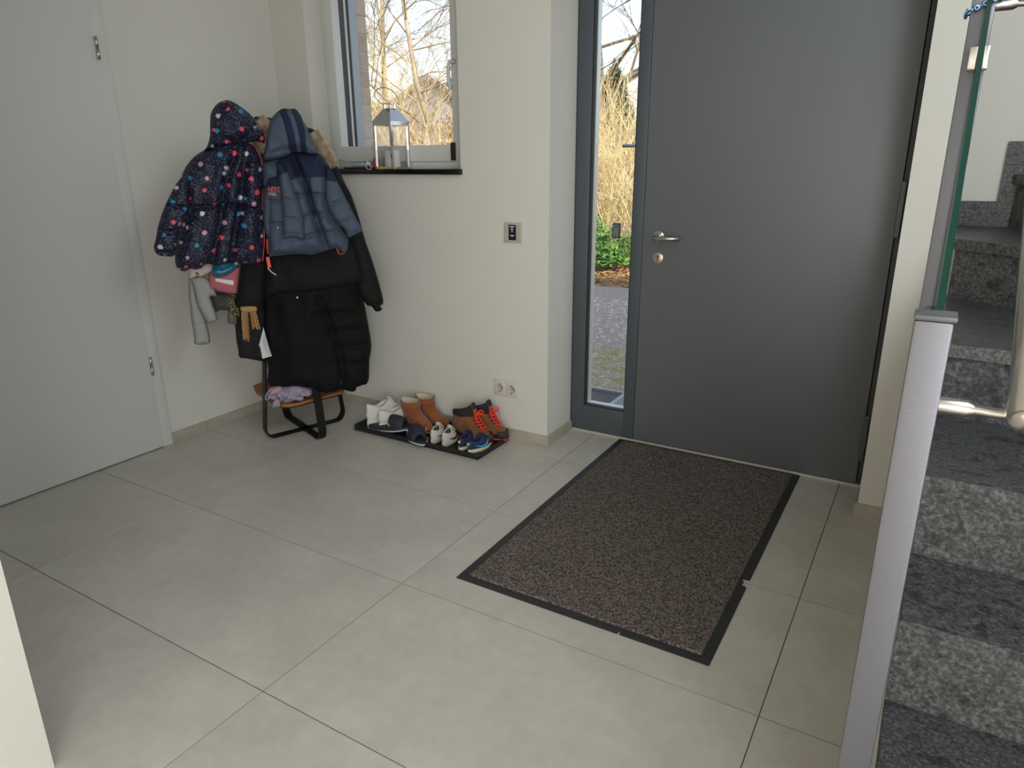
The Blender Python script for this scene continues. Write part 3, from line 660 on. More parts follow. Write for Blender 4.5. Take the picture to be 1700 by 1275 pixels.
pz = MB(); pz.lathe([(.004, 0), (.007, .002), (.004, .005)], at_plane(*c2((950, 352))[0], *plane(.225)), N0, 12); pz.build('snap_button', mat('silver_snap', 'd8d8d8', .2, 1), PK)
# fur
def fur(name, path, m, parent, rad, count, ln, pl, seed):
    r_ = random.Random(seed); pts = crom([Vector((p[0], p[1], 0)) for p in path], 10); mb = MB(); P0, nn = pl
    for k in range(count):
        t = r_.random() * (len(pts) - 1.001); i = int(t); p = pts[i].lerp(pts[i + 1], t - i)
        tg = (pts[i + 1] - pts[i]).normalized(); side = Vector((-tg.y, tg.x, 0))
        a = r_.random() * 2 * PI; b = r_.random() ** .5 * rad
        q = p + side * math.cos(a) * b
        w0 = at_plane(q.x, q.y, P0, nn) + nn * math.sin(a) * b * .0028
        q2 = p + side * math.cos(a) * (b + ln * (.5 + r_.random())) + tg * r_.uniform(-.4, .7) * ln + Vector((0, 1, 0)) * ln * .35
        w1 = at_plane(q2.x, q2.y, P0, nn) + nn * (math.sin(a) * (b + ln * .8) + .3 * ln * r_.random()) * .0028
        e = (w1 - w0).orthogonal().normalized() * .0016; g = (w1 - w0).cross(e).normalized() * .0016
        wm = w0.lerp(w1, .6) + Vector((0, 0, -.002))
        mb.add([w0 + e, w0 - e * .5 + g, w0 - e * .5 - g, wm + e * .7, wm - e * .35 + g * .7, wm - e * .35 - g * .7, w1], [(0, 1, 4, 3), (1, 2, 5, 4), (2, 0, 3, 5), (3, 4, 6), (4, 5, 6), (5, 3, 6)])
    core = [at_plane(p.x, p.y, P0, nn) for p in pts]; mb.tube(core, rad * .0024, 10)
    return mb.build(name, m, parent)
M_fur = mat('tan_fur', 'dfcdb2', .85, col2='a58762', noise_scale=30, sheen=.4)
pf = plane(.20)
fur('fur_trim', c1((1120, 285), (1160, 350), (1200, 410), (1235, 470), (1250, 505)), M_fur, PK, 9, 3200, 8, pf, 1)
fur('fur_trim', c1((835, 200), (800, 240), (780, 330), (770, 400)), M_fur, PK, 9, 2600, 8, pf, 2)
cloth('hood', c1((735, 200), (745, 175), (790, 178), (860, 185), (1000, 200), (1100, 260), (1180, 400), (1150, 520), (900, 520), (760, 420)), plane(.15), .05, cloth_mat('navy_hood_lining', col='232c45', rough=.7), PK, step=4)
# ---------- dark things on the left
pl = plane(.02, 10)
BG = G_thing('cloth_bag', 'black cloth bag hanging behind the fringed scarf', 'bag', pl, 415, 597)
cloth('bag_body', c3((600, 560), (620, 660), (640, 800), (655, 960), (675, 1060), (690, 1155), (780, 1170), (880, 1190), (968, 1205), (1000, 1200), (1010, 900), (1000, 600), (950, 450), (700, 450)), pl, .035, mat('black_bag', '131314', .8), BG, D=14, step=4, wr=.006)
patch('red_mark', c3((880, 1098), (930, 1112), (935, 1130), (900, 1115)), bpy.data.objects['bag_body'], mat('bag_red', '7a1420', .7), BG, .004)
pl = plane(.10, 10)
SF = G_thing('scarf', 'dark sequined scarf hanging beside the grey sweater', 'scarf', pl, 390, 530)
cloth('scarf_cloth', c3((330, 330), (430, 380), (560, 400), (660, 400), (680, 480), (690, 560), (690, 660), (650, 670), (560, 610), (500, 605), (460, 600), (400, 630), (365, 560), (350, 450)), pl, .02, mat('sequin_dark', '4c473c', .5, col2='2c2a25', noise_scale=60, bump=.6, bump_scale=120), SF, D=12, step=3)
sq = MB(); rs_ = random.Random(4)
for k in range(170):
    x = rs_.uniform(535, 690); y = rs_.uniform(420, 665)
    if x > 560 + (y - 420) * .1:
        w_ = on_cloth(bpy.data.objects['scarf_cloth'], c3((x, y)), .004)[0]; nrm = (N0 + Vector((rs_.uniform(-.6, .6), rs_.uniform(-.6, .6), rs_.uniform(-.6, .6)))).normalized(); sq.lathe([(.0016, 0), (.0032, .0008), (.0016, .0016)], w_, nrm, 6)
o = sq.build('sequins', mat('gold_sequin', 'b3a274', .25, .8), SF); o['kind'] = 'stuff'
cloth('scarf_end', c3((560, 600), (610, 610), (665, 640), (660, 770), (605, 760), (555, 748)), plane(.08, 10), .012, mat('grey_knit_dark', '6a6862', .9), SF, D=8, step=3)
pl = plane(.15, 12)
SW = G_thing('sweater', 'light grey sweater with long hanging sleeves below the spotted jacket', 'sweater', pl, 335, 570)
M_grey = cloth_mat('grey_jersey', col='9b9b97', rough=.95, bump=.3, bscale=160, weave=140)
cloth('sleeve', c3((95, 235), (92, 330), (95, 420), (110, 560), (125, 720), (140, 800), (158, 920), (163, 995), (230, 1005), (310, 998), (345, 975), (335, 880), (310, 780), (300, 700), (260, 600), (200, 430), (170, 320), (150, 235)), pl, .03, M_grey, SW, D=13, step=3, wr=.006, seams=[(c3((130, 765), (220, 770), (308, 745)), .008, 2.5)])
cloth('sleeve', c3((130, 230), (150, 330), (180, 470), (210, 570), (260, 660), (305, 745), (340, 755), (400, 735), (435, 705), (410, 630), (365, 500), (350, 440), (400, 440), (425, 430), (390, 330), (330, 240), (250, 205)), plane(.19, 12), .03, M_grey, SW, D=13, step=3, wr=.006, seams=[(c3((205, 555), (260, 535), (310, 515)), .006, 2)])
pl = plane(.21, 10)
WC = G_thing('white_garment', 'plain off-white garment peeking out below the spotted jacket', 'clothing', pl, 325, 460)
tg_ = WC
cloth('cloth_edge', c3((90, 120), (95, 200), (105, 235), (140, 230), (200, 205), (240, 215), (330, 170), (385, 140), (388, 70), (340, 30), (250, -60), (120, -60)), pl, .025, cloth_mat('offwhite_cotton', col='c4bfb4', rough=.9), WC, D=12, step=3)
for x, y, r_, cc in ((185, 160, 15, 'b52a33'), (203, 176, 8, 'b52a33')):
    patch('printed_spot', c3(*[(x + r_ * math.cos(a) * 1.3, y + r_ * math.sin(a)) for a in [k * PI / 5 for k in range(10)]]), bpy.data.objects['cloth_edge'], mat('print_' + cc, cc, .8), WC, .001, .0006)
pl = plane(.215, 10)
PB = G_thing('pink_bag', 'dusty pink fabric pouch with a white label strip', 'bag', pl, 370, 488)
cloth('pouch', c3((330, 170), (325, 250), (322, 335), (400, 360), (520, 400), (600, 412), (650, 410), (665, 370), (675, 300), (690, 160), (700, 90), (600, 40), (400, 60)), pl, .035, cloth_mat('pink_canvas', col='b0666a', rough=.85, bump=.15), PB, D=14, step=3, seams=[(c3((325, 290), (450, 335), (560, 355), (670, 350)), .006, 2)])
patch('label_strip', c3((400, 215), (605, 240), (613, 255), (605, 292), (560, 285), (398, 245)), bpy.data.objects['pouch'], mat('label_white', 'd4d2cc', .6), PB, .003)
pl = plane(.25, 10)
TB = G_thing('teal_garment', 'shiny teal blue cloth tucked between the spotted jacket and the pink pouch', 'clothing', pl, 370, 458)
cloth('shiny_cloth', c3((370, 100), (360, 170), (390, 205), (430, 218), (500, 210), (560, 190), (620, 145), (670, 90), (690, 40), (560, 0), (420, 30)), pl, .022, mat('teal_satin', '1f7f9a', .3, col2='123a63', noise_scale=14, spec=.7), TB, D=10, step=3, folds=[(c3((400, 140), (480, 150), (600, 100)), .012, 5)])
# plaid scarf fringe
pl = plane(.20, 5)
FS = G_thing('fringed_scarf', 'tan plaid scarf end with twisted fringe beside the black coat', 'scarf', pl, 410, 570)
cloth('scarf_end', c3((705, 560), (710, 625), (722, 660), (800, 665), (850, 635), (885, 635), (890, 560)), pl, .010, mat('tan_wool', 'b08a5c', .95, bump=.4), FS, D=6, step=3)
rs_ = random.Random(9)
for k in range(17):
    t = k / 16; x0 = 716 + 165 * t; x1 = 738 + 84 * t / .55 if t < .55 else 832 + (t - .55) / .45 * 98
    y1 = 955 + rs_.uniform(-25, 18) if t < .5 else (920 if t < .62 else 830 + rs_.uniform(-30, 12))
    col_ = ('c49a68', 'a67b4c', '2a2523')[2 if .5 <= t < .62 else k % 2]
    pts = []
    for j in range(17):
        s = j / 16; w_ = at_plane(*c3((x0 + (x1 - x0) * s + 1.8 * math.sin(s * 20 + k), 625 + (y1 - 625) * s))[0], pl[0] + N0 * (.016 + .008 * (k % 3)), pl[1]); pts.append(w_)
    MB().tube(pts, [.0024 * (1 + .3 * math.sin(j * 2.1 + k)) for j in range(17)], 6).build('fringe_strand', mat('fringe_' + col_, col_, .95), FS)
# white paper tags
pl = plane(.215, -8)
TG = G_thing('paper_tag', 'folded white paper tag hanging on the black coat', 'tag', pl, 440, 595)
def paper(name, poly, pl, m, parent, th=.0008):
    q = [at_plane(*p, *pl) for p in poly]; nn = pl[1]; n = len(q); mb = MB()
    mb.add([p + nn * th for p in q] + list(q), [tuple(range(n)), tuple(range(n, 2 * n))[::-1]] + [(i, (i + 1) % n, n + (i + 1) % n, n + i) for i in range(n)])
    return fixn(mb.build(name, m, parent))
M_paper = mat('tag_paper', 'd2d3d2', .7)
paper('tag_sheet', c3((972, 800), (930, 1020), (962, 1172), (1072, 1140), (1010, 960)), pl, M_paper, TG)
paper('tag_fold', c3((975, 800), (918, 1022), (978, 1008)), plane(.222, -8), M_paper, TG)
paper('tag_fold', c3((985, 850), (980, 1000), (1052, 1140), (1068, 1138), (1012, 950)), plane(.219, -2), mat('tag_paper_shaded', 'b9bab9', .7), TG)  # same white paper in a darker copy, shade of the fold as colour
# ---------- spotted jacket
M_spot = cloth_mat('spotted_nylon', True, rough=.62, specks=True, bump=.25, bscale=70)
NAVY = srgb('181b30')
cd_ = {'c': 'e8596a', 'b': '2f86b5', 'w': 'c9cdd0', 'p': 'cf9db4'}
def D_(*l): return [(c1((x, y))[0], r_ / 4.048, cd_[k]) for x, y, k, r_ in l]
pl = plane(.30, 6)
SJ = G_thing('spotted_jacket', 'navy padded child jacket with coral, blue and white dots and coral piping', 'jacket', pl, 365, 450)
hd = cloth('hood', c1((440, 240), (443, 165), (470, 110), (510, 76), (550, 65), (600, 80), (650, 113), (700, 150), (738, 192), (752, 222), (747, 245), (790, 270), (808, 320), (802, 352), (760, 345), (700, 352), (640, 362), (560, 372), (480, 385), (405, 405), (425, 365), (438, 310)), plane(.335, 6), .085, M_spot, SJ, D=26, back=.8, step=1.2, base=NAVY, wr=.012,
   seams=[(c1((745, 245), (700, 290), (640, 345)), .016, 4)], folds=[(c1((470, 330), (600, 335), (720, 330)), -.02, 6), (c1((560, 110), (600, 200), (610, 310)), .012, 14)],
   dots=D_((530, 75, 'c', 16), (555, 135, 'c', 14), (640, 148, 'b', 20), (490, 177, 'w', 18), (462, 268, 'c', 14), (645, 265, 'c', 18), (483, 275, 'b', 18), (548, 348, 'c', 16), (780, 325, 'c', 17), (455, 378, 'w', 13), (735, 250, 'w', 11)))
bd_ = cloth('jacket_body', c1((405, 400), (340, 440), (290, 495), (255, 560), (245, 620), (262, 700), (275, 780), (285, 812), (252, 862), (235, 930), (215, 1000), (205, 1080), (207, 1160), (225, 1200), (270, 1214), (310, 1196), (345, 1202), (385, 1190), (405, 1172), (440, 1166), (490, 1178), (530, 1166), (575, 1160), (620, 1172), (680, 1160), (740, 1168), (782, 1155), (792, 1130), (802, 1000), (797, 900), (792, 800), (790, 700), (797, 600), (787, 500), (765, 425), (725, 365), (640, 345), (500, 360)), pl, .105, M_spot, SJ, D=24, back=.6, step=1.2, base=NAVY, wr=.012,
   seams=[(c1((280, 790), (400, 772), (480, 772), (560, 765), (640, 785), (795, 792)), .035, 4.5), (c1((300, 480), (420, 470), (560, 500)), .010, 4)],
   folds=[(c1((600, 420), (530, 640), (515, 790), (480, 1000), (450, 1160)), -.04, 6), (c1((690, 380), (655, 560), (640, 760), (600, 950), (575, 1160)), -.045, 6), (c1((560, 430), (480, 650), (440, 900)), .02, 14), (c1((720, 500), (705, 760), (690, 1000)), .018, 12), (c1((340, 560), (330, 700)), .012, 12), (c1((330, 850), (350, 1000), (320, 1150)), .02, 14)],
   dots=D_((595, 423, 'c', 20), (500, 433, 'b', 20), (678, 427, 'w', 18), (375, 495, 'p', 18), (543, 520, 'w', 19), (530, 555, 'w', 17), (678, 533, 'c', 13), (768, 530, 'w', 17), (628, 565, 'c', 18), (303, 588, 'b', 18), (415, 588, 'p', 16), (703, 590, 'c', 18), (558, 632, 'c', 15), (510, 647, 'b', 19), (400, 665, 'c', 17), (743, 680, 'c', 20), (300, 720, 'c', 17), (635, 716, 'w', 19), (668, 720, 'b', 13), (722, 755, 'p', 20), (463, 757, 'c', 12), (385, 815, 'w', 19), (625, 825, 'b', 16), (648, 818, 'w', 13), (778, 847, 'p', 14), (532, 877, 'p', 18), (658, 897, 'b', 19), (262, 893, 'w', 14), (286, 910, 'p', 14), (400, 940, 'p', 19), (513, 975, 'c', 18), (780, 970, 'w', 14), (245, 1010, 'p', 14), (350, 1022, 'b', 18), (707, 1037, 'c', 18), (603, 1060, 'c', 13), (458, 1062, 'c', 15), (288, 1105, 'p', 15), (535, 1125, 'w', 14), (755, 1127, 'c', 16), (380, 1152, 'c', 12), (612, 1157, 'w', 16), (672, 1148, 'b', 18), (280, 1170, 'c', 15), (235, 1190, 'p', 12), (525, 762, 'b', 12)))
cloth('sleeve', c1((262, 575), (215, 625), (172, 700), (138, 775), (118, 825), (100, 880), (85, 940), (75, 1000), (62, 1050), (74, 1090), (100, 1110), (145, 1116), (192, 1114), (208, 1085), (220, 1010), (240, 930), (272, 870), (300, 810), (300, 740), (300, 660), (300, 600)), plane(.33, 14), .05, M_spot, SJ, D=14, back=.8, step=1.2, base=NAVY, wr=.008,
   seams=[(c1((140, 765), (210, 775), (290, 800)), .022, 4), (c1((85, 930), (150, 950), (240, 935)), .02, 4), (c1((70, 1070), (140, 1085), (205, 1080)), .012, 3)],
   dots=D_((207, 652, 'w', 16), (182, 747, 'b', 17), (263, 793, 'b', 16), (183, 880, 'c', 18), (228, 892, 'c', 14), (123, 965, 'b', 16), (97, 1047, 'w', 19), (100, 850, 'p', 9), (200, 1030, 'p', 9), (130, 1105, 'b', 14)))
pp = [at_plane(*q, *plane(.305, 6)) + N0 * .012 for q in c1((712, 355), (758, 410), (783, 480), (794, 560), (790, 640), (790, 740), (798, 850), (801, 950), (800, 1040), (790, 1145))]
MB().tube(crom(pp, 5), .0048, 8).build('piping', mat('coral_piping', 'e0524e', .6), SJ)
# ---------- blue jacket
M_blue = cloth_mat('blue_grey_cotton', True, rough=.85, bump=.35, bscale=110, weave=260)
BLUE = srgb('4d5768'); NV = '202840'
pl = plane(.30, -6)
BJ = G_thing('blue_jacket', 'blue grey padded child jacket with navy yoke and striped hood', 'jacket', pl, 520, 425)
cloth('hood', c1((800, 462), (812, 380), (825, 300), (836, 230), (860, 180), (895, 142), (930, 123), (980, 124), (1015, 126), (1050, 168), (1068, 210), (1092, 250), (1112, 300), (1142, 360), (1168, 422), (1130, 432), (1060, 420), (1000, 425), (930, 455), (860, 470)), plane(.345, -6), .085, M_blue, BJ, D=26, back=.8, step=1.3, base=BLUE, wr=.01,
   paint=[(c1((903, 130), (950, 118), (992, 200), (1022, 300), (1032, 425), (985, 430), (972, 320), (947, 220)), NV), (c1((985, 118), (1025, 118), (1052, 180), (1082, 270), (1098, 425), (1058, 425), (1050, 320), (1030, 230), (1003, 160)), NV)],
   seams=[(c1((905, 130), (945, 220), (972, 320), (987, 420)), .006, 2.5), (c1((1045, 130), (1075, 270), (1098, 420)), .008, 2.5)], folds=[(c1((850, 250), (840, 350), (830, 440)), .014, 8), (c1((840, 430), (950, 400), (1120, 395)), -.014, 5)])
YK = c1((780, 640), (830, 640), (845, 590), (905, 570), (905, 470), (1000, 410), (1190, 420), (1300, 560), (1240, 580), (1080, 582), (1060, 576), (1000, 600), (962, 530), (940, 640), (780, 660))
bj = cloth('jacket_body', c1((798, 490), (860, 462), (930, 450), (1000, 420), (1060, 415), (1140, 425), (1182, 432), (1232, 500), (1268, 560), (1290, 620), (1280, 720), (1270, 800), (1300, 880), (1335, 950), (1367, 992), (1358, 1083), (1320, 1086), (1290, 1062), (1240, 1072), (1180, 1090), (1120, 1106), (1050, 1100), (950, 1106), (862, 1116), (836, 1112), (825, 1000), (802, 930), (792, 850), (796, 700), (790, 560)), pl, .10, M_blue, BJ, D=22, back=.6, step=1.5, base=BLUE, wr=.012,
   paint=[(YK, NV), (c1((1060, 576), (1130, 580), (1135, 700), (1160, 830), (1150, 860), (1110, 760)), '2f374b')],  # second region paints the shadow of the fold into the cloth colour
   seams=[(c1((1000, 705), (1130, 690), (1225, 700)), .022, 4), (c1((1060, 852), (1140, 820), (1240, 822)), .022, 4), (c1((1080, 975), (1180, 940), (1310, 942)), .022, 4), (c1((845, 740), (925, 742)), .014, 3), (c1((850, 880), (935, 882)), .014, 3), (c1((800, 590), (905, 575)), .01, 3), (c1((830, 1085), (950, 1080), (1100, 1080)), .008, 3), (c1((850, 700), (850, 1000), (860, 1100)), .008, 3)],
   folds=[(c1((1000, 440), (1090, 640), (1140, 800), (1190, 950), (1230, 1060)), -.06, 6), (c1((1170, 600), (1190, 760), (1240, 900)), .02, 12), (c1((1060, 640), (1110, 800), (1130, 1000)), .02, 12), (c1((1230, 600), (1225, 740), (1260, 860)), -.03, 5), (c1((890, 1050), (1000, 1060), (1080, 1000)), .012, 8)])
cloth('sleeve', c1((880, 482), (920, 496), (952, 520), (978, 580), (1002, 640), (1022, 700), (1047, 760), (1066, 840), (1076, 900), (1077, 985), (1060, 1002), (1020, 986), (980, 988), (935, 992), (928, 900), (926, 800), (914, 700), (906, 600), (892, 540)), plane(.405, -6), .050, M_blue, BJ, D=11, back=.9, step=1.5, base=BLUE, wr=.006, paint=[(c1((870, 470), (950, 490), (970, 545), (905, 575), (880, 560)), NV)],
   seams=[(c1((915, 722), (980, 735), (1050, 752)), .012, 3.5), (c1((925, 845), (1000, 860), (1070, 868)), .012, 3.5), (c1((930, 965), (1000, 955), (1077, 965)), .008, 2.5)])
cloth('sleeve', c1((1225, 498), (1268, 555), (1310, 640), (1350, 720), (1392, 800), (1422, 860), (1452, 910), (1463, 945), (1440, 957), (1388, 985), (1368, 985), (1340, 930), (1290, 880), (1242, 800), (1222, 740), (1216, 620)), plane(.34, -12), .042, M_blue, BJ, D=13, back=.9, step=1.5, base=BLUE, wr=.006, paint=[(c1((1210, 480), (1300, 560), (1300, 620), (1220, 600)), NV)],
   seams=[(c1((1222, 775), (1290, 755), (1355, 722)), .014, 3.5), (c1((1310, 895), (1370, 870), (1425, 850)), .012, 3.5), (c1((1375, 975), (1455, 930)), .008, 2.5)])
hm = MB(); q = on_cloth(bj, c1((1295, 1055), (1310, 1090), (1345, 1092)), .004)
hm.tube(crom(q, 4), .003, 6); hm.build('orange_loop', mat('orange_trim', 'd9502f', .6), BJ)
# lettering printed on the chest
def text_on(o, s, px, py, size_px, m, parent, name, xs=1.0):
    cu = bpy.data.curves.new('txt', 'FONT'); cu.body = s; cu.size = 1; cu.resolution_u = 2; cu.offset = .022
    to = bpy.data.objects.new('txt', cu); COL.objects.link(to); dg = bpy.context.evaluated_depsgraph_get(); me = to.evaluated_get(dg).to_mesh()
    vs = [(v.co.x * size_px * xs, v.co.y * size_px) for v in me.vertices]; fs = [list(p.vertices) for p in me.polygons]
    to.evaluated_get(dg).to_mesh_clear(); bpy.data.objects.remove(to); bpy.data.curves.remove(cu)
    q = on_cloth(o, [(px + x, py - y) for x, y in vs], .0035); nn = o_h[o.name][2]
    mb = MB(); mb.add(q, fs); return mb.build(name, m, parent)
M_or = mat('print_orange', 'd2553c', .8)
qx, qy = c1((842, 678))[0]; text_on(bj, 'NYC', qx, qy, 13.5, M_or, BJ, 'chest_print', .88)
qx, qy = c1((848, 698))[0]; text_on(bj, 'BALL', qx, qy, 6.4, mat('print_pale', 'c9bcae', .8), BJ, 'chest_print')
MB().lathe([(.003, 0), (.005, .001), (.003, .003)], on_cloth(bj, c1((913, 910)), .001)[0], N0, 10).build('snap_button', mat('silver_snap', 'd8d8d8', .2, 1), BJ)
zp = MB(); q = [at_plane(*p, *plane(.335)) for p in c1((822, 1000), (828, 1100))]; zp.tube(q, .004, 6); zp.build('zip_tape', mat('orange_trim', 'd9502f', .6), BJ)
zp = MB(); q = [at_plane(*p, *plane(.34)) for p in c1((826, 1120), (840, 1190))]; M_q = q; zp.strap([q[0], q[1]], Vector((-N0.y, N0.x, 0)), .014, .005); zp.build('zip_pull', mat('orange_pull', 'e8542c', .5), BJ)
zp = MB(); q = crom([at_plane(*p, *plane(.338)) for p in c1((828, 1192), (850, 1218), (886, 1242))], 5); zp.tube(q, .0028, 6); zp.build('draw_cord', mat('cord_white', 'c9c5b8', .8), BJ)
# ---------- lilac cloth on the shelf
pl = plane(.09, -10)
LS = G_thing('lilac_scarf', 'crumpled lilac scarf with tassels lying on the wooden shelf', 'scarf', pl, 480, 668)
M_lil = cloth_mat('lilac_cotton', col='a698ab', rough=.9, bump=.3, bscale=120)
ls = cloth('scarf_cloth', c2((765, 975), (775, 930), (800, 905), (860, 900), (920, 895), (1000, 905), (1046, 930), (1035, 960), (1000, 962), (985, 988), (960, 985), (900, 1000), (850, 998), (815, 985)), pl, .06, M_lil, LS, D=12, step=2.2, wr=.02, wsc=.12, folds=[(c2((860, 920), (930, 960), (990, 970)), .02, 4), (c2((800, 930), (840, 960)), -.03, 3), (c2((930, 915), (1020, 940)), -.02, 3), (c2((880, 985), (920, 930)), -.025, 3)])
cloth('pink_edge', c2((775, 950), (790, 910), (850, 905), (855, 935), (815, 955)), plane(.12, -10), .03, cloth_mat('dusty_pink_cotton', col='b59a9a', rough=.9), LS, D=6, step=2.5, wr=.01, wsc=.1)
for (x, y, x1, y1) in ((825, 985, 818, 1030), (965, 965, 965, 988)):
    tm = MB(); a = at_plane(*c2((x, y))[0], *plane(.15, -10)); b = at_plane(*c2((x1, y1))[0], *plane(.155, -10))
    for k in range(16):
        an = 2 * PI * k / 16; e = Vector((-N0.y, N0.x, 0)) * math.cos(an) * .018 + N0 * math.sin(an) * .012; tm.tube([a + e * .25, a.lerp(b, .5) + e * .8, b + e], [.004, .004, .003], 5)
    tm.build('tassel', M_lil, LS)
tm = MB(); tm.tube(crom([at_plane(*p, *plane(.155, -10)) for p in c2((790, 915), (765, 945), (752, 980), (765, 990), (775, 960))], 6), .003, 6); tm.build('tie_string', M_lil, LS)

# ================================================================== SHOE TRAY AND SHOES
TRZ = .016
TRY = thing('boot_tray', 'black plastic boot tray full of shoes along the wall', 'tray', (-.75, 1.75, 0))
M_tray = mat('tray_black', '1a1918', .55)
tx0, tx1, ty0, ty1 = -1.165, -.338, 1.592, 1.905
t = MB(); t.box(tx0 + .01, tx1 - .01, ty0 + .01, ty1 - .01, .001, .008); t.build('tray_base', M_tray, TRY)
def rrect(x0, x1, y0, y1, r, z):
    out = []
    for cx, cy, a0 in ((x1 - r, y1 - r, 0), (x0 + r, y1 - r, 90), (x0 + r, y0 + r, 180), (x1 - r, y0 + r, 270)):
        for k in range(6): a = math.radians(a0 + 18 * k); out.append(Vector((cx + r * math.cos(a), cy + r * math.sin(a), z)))
    return out
def ins(d, z): return rrect(tx0 + d, tx1 - d, ty0 + d, ty1 - d, max(.035 - d, .012), z)
t = MB(); t.loft([ins(.012, .001), ins(.004, .012), ins(0, .026), ins(.004, .030), ins(.012, .030), ins(.016, .024), ins(.024, .008)], False, False); fixn(t.build('tray_rim', M_tray, TRY))

def halfw(tt): return math.sin(PI * min(max(tt, 0), 1)) ** .55 * (.80 + .22 * math.exp(-((tt - .70) / .22) ** 2))
def ring(xb, xf, ws, zh, zm, zf, side, N=28, dx=0):
    out = []
    for k in range(N):
        th = 2 * PI * k / N; tt = (1 - math.cos(th)) / 2; x = xb + (xf - xb) * tt
        s = 1 if math.sin(th) >= 0 else -1
        y = s * ws * halfw(tt) + side * .10 * ws * math.sin(PI * tt) * (tt - .35)
        tt = tt * tt * (3 - 2 * tt)
        z = zh * (1 - tt) * (1 - 2 * tt) + zm * 4 * tt * (1 - tt) + zf * tt * (2 * tt - 1)
        out.append(Vector((x + dx, y, z)))
    return out
def loft_obj(name, rings, m, parent, capA=True, capB=True, sub=1):
    mb = MB(); mb.loft(rings, capA, capB); o = mb.build(name, m, parent, world=False); fixn(o)
    if sub: subsurf(o, sub)
    return o
def shoe_root(name, label, p, head, group=None, cat='shoe', tilt=0):
    o = thing(name, label, cat, (p[0], p[1], .0085), math.radians(head), group)
    if tilt: o.rotation_euler = (0, math.radians(tilt), math.radians(head)); 
    return o
def laces(parent, m, ridge, hw, n, r, lift=.003, bow=None):
    """ridge: list of (x,z) from ankle to toe; crossing laces over it"""
    R = [Vector((x, 0, z)) for x, z in ridge]
    def at(t): i = min(int(t * (len(R) - 1)), len(R) - 2); return R[i].lerp(R[i + 1], t * (len(R) - 1) - i)
    mb = MB()
    for k in range(n):
        a, b = at(k / n), at((k + 1) / n)
        for s in (1, -1):
            p0 = a + Vector((0, s * hw, -.004)); p2 = b + Vector((0, -s * hw, -.004)); pm = a.lerp(b, .5) + Vector((0, 0, lift + r * (1 if s > 0 else .2)))
            mb.tube(crom([p0, p0.lerp(pm, .5) + Vector((0, 0, lift * .8)), pm, pm.lerp(p2, .5) + Vector((0, 0, lift * .8)), p2], 3), r, 6)
    if bow:
        a = at(0) + Vector((0, 0, lift + .004))
        for s in (1, -1):
            mb.tube(crom([a, a + Vector((.01, s * bow * .6, bow * .45)), a + Vector((.02, s * bow, bow * .25)), a + Vector((.015, s * bow * .7, -.004)), a], 5), r, 6)
            mb.tube(crom([a, a + Vector((.015, s * bow * .5, .004)), a + Vector((.03, s * bow * .9, -bow * .5))], 5), r, 6)
    return mb.build('laces', m, parent, world=False)
